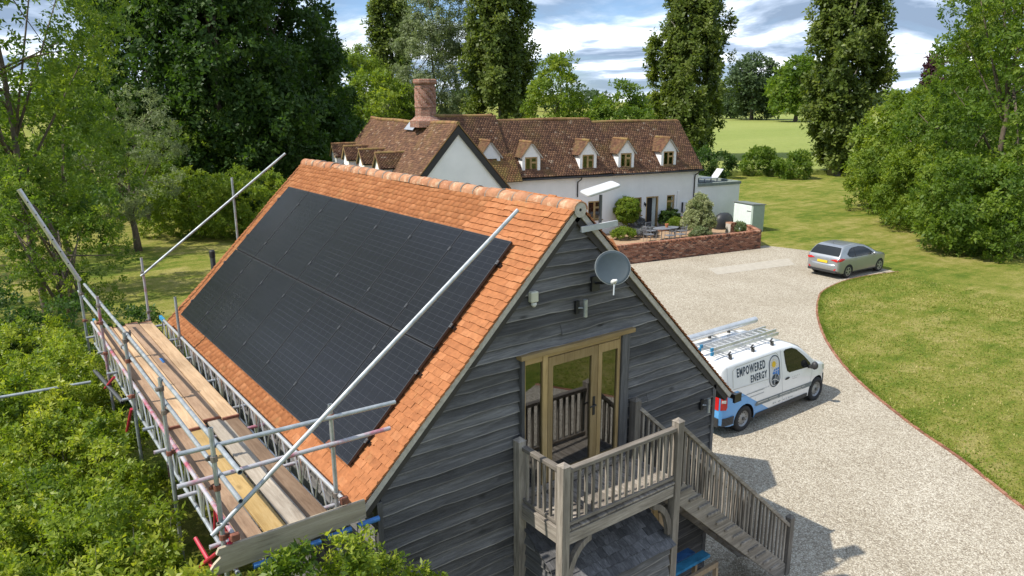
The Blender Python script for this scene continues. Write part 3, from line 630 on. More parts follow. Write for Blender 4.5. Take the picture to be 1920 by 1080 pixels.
def brace(x, sx):
    m = MB(); pts = [(x+sx*.05 + sx*.46*(1-math.cos(a)), YB, FZ-.22-.60+.61*math.sin(a)) for a in np.linspace(0, math.pi/2*.93, 9)]
    v = []; f = []
    for i, (px, py, pz) in enumerate(pts):
        a = math.pi/2*i/8; w = .05; nx, nz = sx*math.cos(a)*.085, -math.sin(a)*.085
        v += [(px-nx*.0, py-.035, pz), (px+nx, py-.035, pz+nz), (px-nx*.0, py+.035, pz), (px+nx, py+.035, pz+nz)]
    for i in range(8):
        j = 4*i; f += [(j, j+4, j+5, j+1), (j+2, j+3, j+7, j+6), (j, j+2, j+6, j+4), (j+1, j+5, j+7, j+3)]
    f += [(0, 1, 3, 2), (32, 34, 35, 33)]; m.add(v, f); m.build('knee_brace', 'silver_z', bal)
brace(XL, 1); brace(XR, -1)
SX0, SX1, SZ0, SZ1 = 1.22, 4.13, FZ, .10
nst = 13; dx, dz = (SX1-SX0)/nst, (SZ0-SZ1)/nst
for y in (YB, -.06):
    bar('stringer', (SX0-.03, y, SZ0-.20), (SX1+.10, y, SZ1-.16), .05, .30, 'silver_x')
    bar('handrail', (SX0-.03, y, SZ0+.80), (SX1+.02, y, SZ1+.86), .085, .055, 'silver_x')
    for k in range(26):
        x = SX0+(k+.55)*(SX1-SX0)/26.2; zz = SZ0-(x-SX0)/(SX1-SX0)*(SZ0-SZ1); baluster(x, y, zz-.05, zz+.80+.06*(x-SX0)/(SX1-SX0), .036)
for k in range(nst-1):
    m = MB(); m.box((SX0+k*dx-.02, YB-.055, SZ0-(k+1)*dz-.022), (SX0+(k+1)*dx+.015, -.02, SZ0-(k+1)*dz+.022)); m.build('tread', 'silver_y', bal, bevel=.004)
post(SX1+.06, YB, 0, 1.10, .11); post(SX1+.06, -.06, 0, 1.10, .11)

# lean-to store under the balcony
lean = thing('lean_to_store', 'small boarded store with shingled roof under the balcony', 'store', (0, -.45, 0))
m = MB(); m.prism([(.02, 0), (-.86, 0), (-.86, 1.88), (.02, 2.42)], (-.88, 0, 0), (0, 1, 0), (0, 0, 1), 1.90); lw = m.build('store_wall', 'wall_core', lean)
for k in range(11):
    zb = .0+k*.17
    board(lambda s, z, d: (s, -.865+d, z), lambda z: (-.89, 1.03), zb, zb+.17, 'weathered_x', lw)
for k in range(14):
    zb = k*.17
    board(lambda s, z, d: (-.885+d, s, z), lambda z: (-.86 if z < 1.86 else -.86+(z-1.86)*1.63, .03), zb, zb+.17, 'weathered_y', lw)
sl_ = math.hypot(1.02, .62); et = np.array((0, -1.02, -.62))/sl_
A = tile_pts(2.02, sl_, .14, .13, thick=.01, lap=.24, jit=.006)
V = frame_map(A, (-.95, .05, 2.47), (1, 0, 0), et, (0, -.62/sl_*-1*-1, 1.02/sl_))
sm = MB(); sm.box((-.95, .02, 2.40), (1.06, .05, 2.5)); sr = sm.build('roof', 'weathered_x', lean)
for q in V:
    m = MB(); m.add(q, TF + [(4, 5, 7, 6)]); m.build('shingle', 'weathered_y', sr)
# timber and a blue trestle stored below the stair
for k, (x, c_) in enumerate(((1.34, 'pale_timber'), (1.47, 'oak_z'), (1.60, 'pale_timber'))):
    m = MB(); m.beam((x, -.42-.04*k, 0.0), (x+.05, -.16, 2.02-.12*k), .10, .03, (0, 1, 0)); tag(m.build('timber_plank', c_), ['tall brown plank leaning in the dark under the stair, nearest the post', 'middle brown plank leaning in the dark under the stair', 'shortest brown plank leaning in the dark under the stair'][k], 'plank', 'planks stored under the stair')
tr = thing('trestle', 'pale timber trestle with blue painted top under the stair', 'trestle', (2.0, -.62, 0))
for nm, p0, p1, w, h_, mt in (('top_rail', (1.30, -.72, .86), (2.42, -.72, .86), .05, .09, 'pale_timber'), ('blue_plank', (1.30, -.50, .92), (2.42, -.50, .92), .16, .05, 'teal_paint'), ('blue_plank', (1.30, -.30, .90), (2.30, -.30, .90), .16, .05, 'blue_paint'),
                              ('leg', (2.39, -.72, 0), (2.39, -.72, .81), .07, .05, 'pale_timber'), ('leg', (1.33, -.72, 0), (1.33, -.72, .81), .07, .05, 'pale_timber'), ('leg', (2.34, -.35, 0), (2.34, -.35, .87), .07, .05, 'pale_timber'), ('slat', (1.75, -.72, 0.05), (1.75, -.72, .81), .07, .03, 'pale_timber'), ('slat', (2.05, -.72, 0.05), (2.05, -.72, .81), .07, .03, 'pale_timber'), ('lower_rail', (1.33, -.72, .12), (2.4, -.72, .12), .04, .07, 'pale_timber')):
    m = MB(); m.beam(p0, p1, w, h_); m.build(nm, mt, tr)

# ------------------------------------------------------------------ fittings on the gable
dish = thing('satellite_dish', 'round grey satellite dish on an arm on the dark gable', 'satellite dish', (.42, .06, 5.72))
dc = np.array((.26, -.36, 5.92)); dn = np.array((-.44, -.80, .38)); dn /= np.linalg.norm(dn); d_, s_, u_ = basis(dn)
m = MB(); v = [dc - d_*.045]; f = []
rings = 7; ns = 28
for i in range(1, rings+1):
    q = i/rings
    for k in range(ns): a = 2*math.pi*k/ns; v.append(dc + (s_*math.cos(a)*.235 + u_*math.sin(a)*.225)*q - d_*.045*(1-q*q))
for k in range(ns): f.append((0, 1+k, 1+(k+1) % ns))
for i in range(rings-1):
    for k in range(ns): a, b_ = 1+i*ns+k, 1+i*ns+(k+1) % ns; f.append((a, a+ns, b_+ns, b_))
m.add(v, f); refl = m.build('reflector', 'dish_grey', dish, smooth=True); sdm = refl.modifiers.new('thickness', 'SOLIDIFY'); sdm.thickness = .006
m = MB(); m.path([dc + (s_*math.cos(2*math.pi*k/28)*.235 + u_*math.sin(2*math.pi*k/28)*.225) for k in range(29)], .007, 6); m.build('rim', 'dish_light', dish)
lnb = dc - u_*.22 + d_*.26 + s_*.07
m = MB(); m.tube(dc - u_*.22 - d_*.02, lnb - u_*.05, .011); m.tube(lnb - u_*.02, lnb - u_*.17+s_*.02, .010); m.build('arm', 'galvanised', dish)
m = MB(); m.lathe([(.0, .07), (.032, .065), (.036, .02), (.03, -.02), (.018, -.04), (.018, -.10), (0, -.10)], lnb, -d_, 14); m.build('receiver', 'white_plastic', dish, smooth=True)
m = MB(); m.tube(dc - d_*.06, (.34, -.12, 5.66), .02); m.tube((.34, -.12, 5.66), (.34, .05, 5.62), .018); m.box((.27, .03, 5.52), (.41, .07, 5.72)); m.build('wall_bracket', 'black_paint', dish)
sp = thing('flat_antenna', 'white rectangular flat antenna on a grey pole at the barn apex', 'antenna', (.42, .12, 6.3))
m = MB(); m.tube((.45, .10, 6.30), (.47, .12, 6.80), .022); m.build('pole', 'steel_dark', sp)
an = np.array((-.27, .0, .96)); an /= np.linalg.norm(an); ad = np.array((.86, -.30, .10)); ad -= an*(ad@an); ad /= np.linalg.norm(ad); as_ = np.cross(an, ad); ac = np.array((.47, .13, 6.86))
pl = [(math.copysign(1, c0)*(.245-.05)+.05*math.cos(a), math.copysign(1, c1)*(.15-.05)+.05*math.sin(a)) for c0, c1, a0 in ((1, 1, 0), (-1, 1, 90), (-1, -1, 180), (1, -1, 270)) for a in (R(a0), R(a0+30), R(a0+60), R(a0+90))]
m = MB(); m.prism(pl, ac, ad, as_, .035); m.build('panel', 'antenna_white', sp, bevel=.008)
m = MB(); m.beam((.0, -.03, 6.40), (.62, -.05, 6.43), .03, .075, (0, 0, 1)); m.build('bracket', 'grey_plastic', sp)
s1 = thing('motion_sensor', 'cream motion sensor box on the dark boards left of the dish', 'sensor', (-.73, .05, 5.55))
m = MB(); m.box((-.79, .0, 5.54), (-.67, .075, 5.68)); m.build('housing', 'cream_plastic', s1, bevel=.012)
m = MB(); m.lathe([(.035, .0), (.04, -.03), (.02, -.06), (0, -.06)], (-.73, .03, 5.54), (0, 0, 1), 12); m.build('sensor_eye', 'white_plastic', s1, smooth=True)
for x, z, lab in ((.10, 5.33, 'slim steel wall light on the dark boards above the doors'), (2.84, 3.22, 'slim steel wall light near the right corner of the gable')):
    s2 = thing('wall_light', lab, 'wall light', (x, .05, z), group='wall lights on the gable')
    m = MB(); m.box((x-.11, .03, z-.08), (x-.05, .07, z+.10)); m.build('back_plate', 'black_paint', s2)
    m = MB(); m.lathe([(0, -.12), (.03, -.12), (.03, .12), (0, .12)], (x, -.03, z), (0, 0, 1), 14); m.tube((x-.08, .05, z), (x, -.02, z), .012); m.build('lamp_body', 'galvanised', s2)
vp = thing('soil_pipe', 'black capped vent pipe rising behind the roof edge', 'pipe', (-2.15, 9.6, 0))
m = MB(); m.tube((-2.15, 9.55, 0), (-2.15, 9.55, 4.72), .055, n=14); m.build('pipe', 'steel_dark', vp); m = MB(); m.lathe([(.05, 4.70), (.062, 4.72), (.062, 4.84), (.045, 4.87), (0, 4.87)], (-2.15, 9.55, 0), (0, 0, 1), 14); m.build('cap', 'black_paint', vp)

# ------------------------------------------------------------------ scaffold
scf = thing('scaffold', 'tube scaffold with lattice beams along the eave of the orange roof', 'scaffold', (-4.2, 4.6, 0))
TR = .0245
def st(nm, p0, p1, mat='galvanised', r=TR):
    m = MB(); p0 = np.array(p0, float); p1 = np.array(p1, float); d, s, u = basis(p1-p0)
    L = np.linalg.norm(p1-p0); v = []; f = []; n = 12
    for (q, rr) in ((0, r), (L, r), (L, r*.8), (0, r*.8)):
        for k in range(n): a = 2*math.pi*k/n; v.append(p0+d*q+(s*math.cos(a)+u*math.sin(a))*rr)
    for i in range(4):
        for k in range(n): j = (i+1) % 4; f.append((i*n+k, j*n+k, j*n+(k+1) % n, i*n+(k+1) % n))
    m.add(v, f); return m.build(nm, mat, scf, smooth=False)
cpm = MB(); cpm.lathe([(.027, -.03), (.036, -.028), (.036, .028), (.027, .03)], (0, 0, 0), (0, 0, 1), 12); cpm.box((.03, -.022, -.022), (.062, .022, .022)); cpm.tube((.05, -.06, 0), (.05, .05, 0), .009, n=6); cpm.box((.038, .03, -.015), (.062, .045, .015))
cpm = cpm.mesh('coupler', 'coupler_steel'); cpr = cpm.copy(); cpr.materials.clear(); cpr.materials.append(MATS['rust'])
def coupler(p, rz=0.0, red=False, tilt=0.0):
    link('coupler', cpr if red else cpm, scf, mw=Matrix.Translation(p) @ Matrix.Rotation(rz, 4, 'Z') @ Matrix.Rotation(tilt, 4, 'X'))
XO, XI = -4.75, -3.50
for y, zt, mt in ((9.42, 4.73, 'galvanised'), (6.95, 4.80, 'pink_tube'), (4.55, 4.76, 'galvanised'), (2.25, 4.78, 'galvanised'), (-.02, 4.97, 'galvanised')):
    st('standard', (XO, y, 0), (XO, y, zt), mt)
    for zz in (4.64, 4.33, 3.78): coupler((XO, y, zz), rng.uniform(0, 6.28), zz < 4 or rng.random() < .3)
for y, zt, mt in ((9.3, 4.93, 'pink_tube'), (7.08, 4.56, 'galvanised'), (.06, 4.86, 'galvanised')):
    x = XI if y != 9.3 else -3.60
    st('standard', (x, y, 0), (x, y, zt), mt); coupler((x, y, 3.78), 1.2); coupler((x, y, 4.72 if y < 1 else 3.60), 2.2, y < 1); 
    if y < 1: coupler((x, y, 4.40), 2.0, True)
st('standard', (-1.64, 9.33, 2.5), (-1.64, 9.33, 6.43)); coupler((-1.64, 9.31, 6.02), .4)
st('guard_rail', (XO+.05, -.72, 4.78), (XO+.05, 4.7, 4.70)); st('guard_rail', (XO+.05, 4.70, 4.70), (XO+.05, 9.0, 4.60)); st('guard_rail', (XO+.05, -.64, 4.45), (XO+.05, 5.2, 4.36)); st('guard_rail', (XO+.05, 5.2, 4.36), (XO+.05, 10.2, 4.22))
coupler((XO+.05, 4.70, 4.70), 0, False, R(90)); coupler((XO+.05, 5.2, 4.36), 0, False, R(90))
st('end_rail', (-5.06, .03, 4.76), (-2.74, .03, 4.70)); st('end_rail', (-5.10, .03, 4.43), (-2.82, .03, 4.40), 'pink_tube')
st('rake_rail', (-4.86, -.07, 3.86), (-1.06, -.07, 6.755)); st('rake_rail', (-3.66, 9.25, 4.56), (-.46, 9.25, 6.89))
coupler((-3.62, 9.27, 4.62), .3); coupler((-4.77, -.05, 3.93), .4)
pole = st('perforated_pole', (-5.48, 9.3, 6.46), (-4.74, 9.3, 4.62), 'aluminium', .042)
hm = MB(); pa, pb = np.array((-5.48, 9.3, 6.46)), np.array((-4.74, 9.3, 4.62)); vdir = np.array(CAMP) - pa; vdir /= np.linalg.norm(vdir)
for k in range(1, 7): hm = MB(); q = pa+(pb-pa)*k/7.5; hm.lathe([(.0, .0), (.014, 0)], q + np.array((0, -.0435, .004)), (0, -1, .1), 8); hm.build('hole', 'black_paint', pole)
st('tie_tube', (-6.76, 7.04, 3.34), (-5.03, 6.99, 3.30)); st('tie_tube', (-4.92, 7.26, 3.40), (-4.72, 5.93, 3.20), 'steel_dark', .035)
def lattice(x, y0, y1, z0, z1, cm1, cm2, nm='lattice_beam', yred=None):
    m = MB(); m.tube((x, y0, z1), (x, y1, z1), TR, n=10); o = m.build(nm, cm1, scf)
    m = MB(); m.tube((x, y0, z0), (x, y1, z0), TR, n=10); m.build('bottom_chord', cm2, o)
    n = int((y1-y0)/.42)
    for k in range(n):
        a = y0+.1+k*.42; c_ = 'red_paint' if yred is not None and a < yred else 'aluminium'
        m = MB(); m.tube((x, a, z0), (x, a+.17, z1), .0115, n=6); m.build('brace', c_, o)
        m = MB(); m.tube((x, a+.21, z1), (x, a+.38, z0), .0115, n=6); m.build('brace', c_, o)
        if k % 4 == 2: m = MB(); m.tube((x, a+.40, z0), (x, a+.40, z1), .018, n=8); m.build('upright', c_, o)
    m = MB(); m.box((x-.045, y0-.012, z1-.045), (x+.045, y0+.045, z1+.04)); m.build('end_clamp', 'rust', o, bevel=.01); return o
lattice(XI+.02, -.12, 8.75, 3.36, 3.78, 'aluminium', 'aluminium')
lattice(XO+.09, -.14, 9.1, 3.36, 3.80, 'pink_tube', 'galvanised', yred=.75)
m = MB(); m.box((XI-.005, 8.45, 3.742), (XI+.045, 8.77, 3.81)); m.build('paint_mark', 'teal_paint', scf)
for a, b_ in (((XO-.10, .75, 3.05), (XO+.05, -.1, 3.74)), ((XO-.09, .85, 3.35), (XO+.03, .1, 3.0)), ((XO-.10, 6.8, 3.2), (XO-.02, 6.1, 3.6)), ((XO-.10, 4.9, 3.1), (XO-.05, 4.5, 3.6))): m = MB(); m.tube(a, b_, .022, n=8); m.build('red_brace', 'red_paint', scf)
for y in (.25, 1.5, 2.9, 3.75, 5.1, 6.5, 7.8, 8.95):
    st('transom', (-4.82+rng.normal(0, .02), y, 3.545), (-3.36, y, 3.545), 'galvanised' if rng.random() < .7 else 'pink_tube')
st('transom', (-4.52, -.16, 3.42), (-4.1, -.16, 3.42), 'blue_paint', .032); st('transom', (-4.1, -.16, 3.42), (-3.92, -.16, 3.425), 'yellow_tape', .032); st('transom', (-3.92, -.16, 3.425), (-3.80, -.16, 3.425), 'blue_paint', .032); st('transom', (-3.72, -.15, 3.43), (-3.44, -.15, 3.43), 'blue_paint', .032); st('transom', (-3.36, -.15, 3.44), (-3.10, -.15, 3.44), 'blue_paint', .032)
st('raking_prop', (-3.62, -.2, 3.30), (-3.35, -.4, 2.35), 'galvanised')
BW = .225
def sboard(x, y0, y1, mt, lab, dz=0.0, rz=0.0, grp='boards of the scaffold platform'):
    b_ = thing('scaffold_board', lab, 'scaffold board', (x, y0, 3.572+dz), rz, grp)
    L = y1-y0; n = 14; v = []; ph = rng.random()*6
    for k in range(n+1):
        y = L*k/n; w = .003*math.sin(y*1.7+ph)
        v += [(-BW/2, y, w), (BW/2, y, w+.001), (-BW/2, y, w+.038), (BW/2, y, w+.038)]
    f = [(0, 1, 3, 2), (4*n, 4*n+2, 4*n+3, 4*n+1)]
    for k in range(n): j = 4*k; f += [(j, j+4, j+5, j+1), (j+2, j+3, j+7, j+6), (j, j+2, j+6, j+4), (j+1, j+5, j+7, j+3)]
    m = MB(); m.add(v, f); m.build('plank', mt, b_, local=True, bevel=.003)
    for yy in (.0, L-.03): m = MB(); m.box((-BW/2-.002, yy-.002, -.003), (BW/2+.002, yy+.032, .042)); m.build('end_band', 'rust', b_, local=True)
    return b_
c0, c1, c2, c3 = -3.725, -3.965, -4.205, -4.445
sboard(c0, 3.22, 9.05, 'board_tan', 'pale tan far scaffold board next to the inner lattice beam', .036)
fb = sboard(c1, 3.32, 9.15, 'board_brown', 'far scaffold board with blue paint marks, second from the inner beam', .034)
for yy in (2.9, 4.4): m = MB(); m.box((-.03, yy, .0395), (.02, yy+.28, .0405)); m.build('paint_mark', 'blue_paint', fb, local=True)
sboard(c2, 3.12, 9.0, 'board_tan', 'far scaffold board, third from the inner beam', .036); sboard(c3, 3.35, 9.1, 'board_brown', 'brown far scaffold board on the hedge side', .034)
sboard(c0, -.02, 3.6, 'board_brown', 'brown near scaffold board beside the inner lattice beam', 0, .008); sboard(c1+.01, -.03, 3.65, 'board_grey', 'cement-splashed pale near scaffold board', 0, -.012); sboard(c2+.015, -.02, 3.55, 'board_yellow', 'yellow new-looking near scaffold board', 0, .006); sboard(c3, -.03, 3.7, 'board_brown', 'dark brown near scaffold board on the hedge side', 0, 0.004)
tb = MB(); tb.prism([(-4.96, 3.46), (-4.90, 3.43), (-3.235, 3.475), (-3.24, 3.70), (-4.82, 3.715), (-4.85, 3.66), (-4.80, 3.62), (-4.88, 3.56)], (0, -.075, 0), (1, 0, 0), (0, 0, 1), .038)
tag(tb.build('toe_board', 'toe_board'), 'upright toe board with split end across the near end of the scaffold', 'toe board')
tb = MB(); tb.box((XO+.125, 5.6, 3.62), (XO+.16, 9.25, 3.83)); tb = tb.build('toe_board', 'board_tan'); tag(tb, 'toe board on edge at the far hedge side of the scaffold', 'toe board'); m = MB(); m.box((XO+.122, 9.1, 3.618), (XO+.163, 9.253, 3.832)); m.build('paint_mark', 'teal_paint', tb)

# ------------------------------------------------------------------ the cottage
house = thing('cottage', 'long white rendered cottage with old red-brown tiled roofs', 'house', (28.5, 24.8, 0), R(-10))
HL = dict(parent=house, local=True)
def hb(nm, boxes, mat, parent=house, bevel=0.0):
    m = MB()
    for lo, hi in boxes: m.box(lo, hi)
    return m.build(nm, mat, parent, local=True, bevel=bevel)
win = [(-4.85, -3.85, .95, 2.08), (-2.02, -.90, .98, 2.10), (-.56, .40, .10, 2.10), (1.06, 1.68, .98, 2.10)]
m = MB(); holes_wall(m, -10.3, 3.5, 0, 3.78, win, lambda u, z, d: (u, d, z), .12)
m.quad((3.5, 0, 0), (3.5, 5.0, 0), (3.5, 5.0, 3.7), (3.5, 0, 3.7)); m.quad((3.5, 0, 3.7), (3.5, 5, 3.7), (3.5, 2.5, 6.45)); m.quad((-10.3, 5, 0), (3.5, 5, 0), (3.5, 5, 3.7), (-10.3, 5, 3.7))
hw_ = m.build('wall', 'render_white', house, local=True)
hb('inner_core', [((-10.0, .30, .02), (3.35, .34, 3.6))], 'dark_inside', hw_)
def window(nm, u0, u1, z0, z1, v, lights, parent, transom=True):
    w = MB(); t = .055; ring(w, u0, u1, z0, z1, t, v, v+.06)
    o = w.build(nm, 'oak_z', parent, local=True)
    us = np.linspace(u0+t, u1-t, lights+1)
    for a in us[1:-1]: q = MB(); q.box((a-.035, v-.01, z0+t), (a+.035, v+.05, z1-t)); q.build('mullion', 'oak_z', o, local=True)
    for i in range(lights):
        a, b_ = us[i]+(.035 if i else 0), us[i+1]-(.035 if i < lights-1 else 0); zs = [z0+t, z1-t]
        if transom and i == lights-1: zm = z0+(z1-z0)*.64; q = MB(); q.box((a, v-.005, zm-.03), (b_, v+.05, zm+.03)); q.build('transom', 'oak_x', o, local=True); zs = [z0+t, zm-.03, zm+.03, z1-t]
        for z_a, z_b in zip(zs[::2], zs[1::2]):
            q = MB(); ring(q, a, b_, z_a, z_b, .03, v+.012, v+.045); q.build('casement', 'oak_z', o, local=True)
            q = MB(); q.box((a+.03, v+.025, z_a+.03), (b_-.03, v+.032, z_b-.03)); q.build('pane', 'car_glass', o, local=True)
    q = MB(); q.box((u0-.06, v-.12, z0-.045), (u1+.06, v+.02, z0)); q.build('sill', 'oak_x', o, local=True); return o
window('window', *win[0], .05, 2, house); window('window', *win[1], .05, 2, house); window('window', *win[3], .05, 1, house)
hd = hb('door_frame', [((-.56, .03, .10), (-.47, .13, 2.10)), ((.31, .03, .10), (.40, .13, 2.10)), ((-.47, .03, 2.02), (.31, .13, 2.10)), ((-.60, -.22, .02), (.44, .12, .10))], 'oak_z')
m = MB(); m.box((-.02, -.0, 0), (.02, .80, 1.9)); dl_ = m.build('door', 'mint_paint', hd, local=True); dl_.matrix_basis = Matrix.Translation((.29, .14, .11)) @ Matrix.Rotation(R(38), 4, 'Z')
hb('doorstep', [((-.95, -.95, 0), (.75, -.01, .09)), ((-.75, -.55, .09), (.6, -.01, .17))], 'brick_small')
lam = hb('wall_lamp', [((-.72, -.02, 1.60), (-.66, 0, 1.78)), ((-.70, -.14, 1.72), (-.68, -.02, 1.74))], 'black_paint'); m = MB(); m.lathe([(.0, .12), (.05, .06), (.055, .05), (.035, -.1), (0, -.11)], (-.69, -.14, 1.62), (0, 0, 1), 8); m.build('lantern', 'black_paint', lam, local=True)
mb = hb('meter_box', [((2.28, -.16, .93), (2.74, 0.0, 1.60))], 'white_plastic', bevel=.01); hb('box_side', [((2.262, -.15, .95), (2.278, 0, 1.58))], 'black_paint', mb)
hb('pilaster', [((1.84, -.05, 0), (2.02, .0, 2.35))], 'render_white', bevel=.02)
# roofs
def hroof(nm, O, ew, et, eh, W, S, parent, mat='tile_old', warp=None, gauge=.13, clip=None): return tile_field(nm, O, ew, et, eh, W, S, mat, parent, gauge, .17, warp, True, .0045, clip, .024)
def rsec(u0, u1, vr, zr, ve, ze, back=True):
    S = math.hypot(vr-ve, zr-ze); et = np.array((0, ve-vr, ze-zr))/S; eh = np.array((0, et[2], -et[1])); eh = eh*(1 if eh[2] > 0 else -1)
    m = MB(); a = [(u0+.05, ve+.03, ze-.08), (u1-.05, ve+.03, ze-.08), (u1-.05, vr, zr-.12), (u0+.05, vr, zr-.12), (u1-.05, 2*vr-ve, ze-.03), (u0+.05, 2*vr-ve, ze-.03)]
    m.add(a, [(0, 1, 2, 3), (3, 2, 4, 5), (0, 3, 5), (1, 4, 2)]); o = m.build('roof', 'wall_core', house, local=True)
    ph = rng.random(3)*6
    warp = lambda w, t: .022*np.sin(w*.9+ph[0]) + .014*np.sin(w*2.1+t*1.1+ph[1]) - .03*np.sin(np.pi*np.clip(t/S, 0, 1))
    hroof('tile_courses', (u0, vr, zr), (1, 0, 0), et, eh, u1-u0, S, o, warp=warp)
    m = MB(); m.quad((u0, 2*vr-ve, ze), (u1, 2*vr-ve, ze), (u1, vr, zr+.02), (u0, vr, zr+.02)); m.build('back_slope', 'tile_old', o, local=True)
    for k in range(int((u1-u0)/.32)):
        q = MB(); x = u0+.01+k*.32; q.path([(x, vr, zr-.02+.022*math.sin(x*.9+ph[0])), (x+.31, vr, zr-.02+.022*math.sin(x*.9+.3+ph[0]))], [.105, .112], 10); q.build('ridge_tile', 'tile_lichen', o, local=True)
    return o
sec2 = rsec(-3.28, 3.62, 2.40, 6.66, -.30, 3.66); sec1 = rsec(-9.85, -3.32, 2.42, 6.86, -.30, 3.72); sec0 = rsec(-14.3, -9.88, 2.30, 7.16, -.32, 3.80)
for u in (-3.30, -9.86): hb('verge_step', [((u-.02, -.2, 3.7), (u+.02, -.18, 3.72))], 'mortar')
for u0, u1 in ((-3.28, 3.64), (-9.8, -3.32)): m = MB(); m.path([(u0, -.36, 3.62), (u1, -.36, 3.60)], .05, 8); m.build('gutter', 'gutter_black', house, local=True)
for u, z1 in ((3.20, .15), (-5.62, 2.4)):
    m = MB(); m.path([(u+.06, -.36, 3.58), (u+.05, -.33, 3.46), (u-.02, -.08, 3.30), (u-.02, -.06, 3.1), (u-.02, -.06, z1)], .036, 8); m.build('downpipe', 'gutter_black', house, local=True)
# dormers on the front
def dormer(u, parent, w=1.16, zb=3.78, ze=4.92, za=5.62, vf=0.0):
    h = w/2; m = MB(); holes_wall(m, u-h, u+h, zb-.25, ze, [(u-.40, u+.40, 3.98, 4.86)], lambda a, z, d: (a, vf-.02+d, z), .1)
    m.quad((u-h, vf-.02, ze), (u+h, vf-.02, ze), (u, vf-.02, za)); m.quad((u-h, vf-.02, zb-.3), (u-h, vf-.02, ze), (u-h, 1.6, ze), (u-h, 1.6, zb-.3)); m.quad((u+h, vf-.02, zb-.3), (u+h, 1.6, zb-.3), (u+h, 1.6, ze), (u+h, vf-.02, ze))
    d = m.build('dormer', 'render_white', parent, local=True); hb('dormer_core', [((u-h+.05, .22, 3.9), (u+h-.05, .26, 4.9))], 'dark_inside', d)
    for s in (-1, 1):
        S = math.hypot(h+.12, (za-ze)*(h+.12)/h); et = np.array((s*(h+.12), 0, -(za-ze)*(h+.12)/h))/S; eh = np.array((-et[2]*s, 0, et[0]*s))
        if eh[2] < 0: eh = -eh
        hroof('dormer_tiles', (u, vf-.14, za+.05), (0, 1, 0), et, eh, 1.75, S, d, 'tile_mix', gauge=.1)
        q = MB(); A_ = np.array((u, vf-.10, za+.02)); q.beam(A_, A_+et*S, .05, .07, eh); q.beam(A_+np.array((0, .05, -.03)), A_+et*S+np.array((0, 1.5, -.03)), .01, .01); q.build('verge_board', 'mortar', d, local=True)
        q = MB(); q.quad(A_+np.array((0, 0, .01)), A_+et*S+np.array((0, 0, .01)), A_+et*S+np.array((0, 1.6, .01)), A_+np.array((0, 1.6, .01))); q.build('dormer_deck', 'wall_core', d, local=True)
    q = MB(); q.path([(u, vf-.15, za+.07), (u, 1.4, za+.07)], .085, 8); q.build('dormer_ridge', 'tile_lichen', d, local=True)
    return d
def dwin(u): return window('window', u-.40, u+.40, 3.98, 4.86, .02, 2, house)
for u, s_o in ((-8.74, sec1), (-4.92, sec1), (-2.20, sec2), (1.03, sec2)):
    dormer(u, house); dwin(u)
dormer(-11.3, house, w=1.2, ze=5.0, za=5.75)
# low tiled link roof beside the wing
m = MB(); m.add([(-11.6, -.9, 3.60), (-9.75, -.9, 3.60), (-9.75, .3, 5.05), (-11.6, .3, 5.05), (-11.6, .3, 3.5), (-9.75, .3, 3.5)], [(0, 1, 2, 3), (0, 3, 4), (1, 5, 2)]); lk = m.build('link_roof', 'wall_core', house, local=True)
S = math.hypot(1.2, 1.45); et = np.array((0, -1.2, -1.45))/S; hroof('tile_courses', (-11.6, .3, 5.06), (1, 0, 0), et, (0, et[2], -et[1]) if -et[1] > 0 else (0, -et[2], et[1]), 1.85, S, lk, 'tile_lichen')
# cross wing
UA, ZA, VG, VE, UE, ZE = -14.0, 6.88, -2.0, 13.4, 2.95, 3.44
m = MB(); m.quad((UA-2.75, VG+.12, 0), (UA+2.75, VG+.12, 0), (UA+2.75, VG+.12, 3.62), (UA-2.75, VG+.12, 3.62)); m.quad((UA-2.75, VG+.12, 3.62), (UA+2.75, VG+.12, 3.62), (UA, VG+.12, ZA-.1))
m.quad((UA-2.75, VG+.12, 0), (UA-2.75, VE, 0), (UA-2.75, VE, 3.6), (UA-2.75, VG+.12, 3.6)); m.quad((UA+2.75, VG+.12, 0), (UA+2.75, VE, 0), (UA+2.75, VE, 3.6), (UA+2.75, VG+.12, 3.6)); m.quad((UA-2.75, VE, 0), (UA+2.75, VE, 0), (UA+2.75, VE, 3.6), (UA, VE, ZA-.1), (UA-2.75, VE, 3.6))
wg = tag(m.build('wing_wall', 'render_white', house, local=True), 'blank white gable of the cross wing')
m = MB(); m.add([(UA-UE+.06, VG+.05, ZE-.08), (UA, VG+.05, ZA-.26), (UA+UE-.06, VG+.05, ZE-.08), (UA-UE+.06, VE, ZE-.08), (UA, VE, ZA-.26), (UA+UE-.06, VE, ZE-.08)], [(0, 1, 4, 3), (1, 2, 5, 4), (3, 4, 5)]); wr = m.build('wing_roof', 'wall_core', house, local=True)
S = math.hypot(UE, ZA-ZE)
sag = lambda w, t: -.11*np.sin(np.pi*np.clip(w/15.4, 0, 1))*np.clip(1-t/2.6, 0, 1) + .03*np.sin(w*.8) + .02*np.sin(w*2.3+t) - .04*np.sin(np.pi*np.clip(t/S, 0, 1))
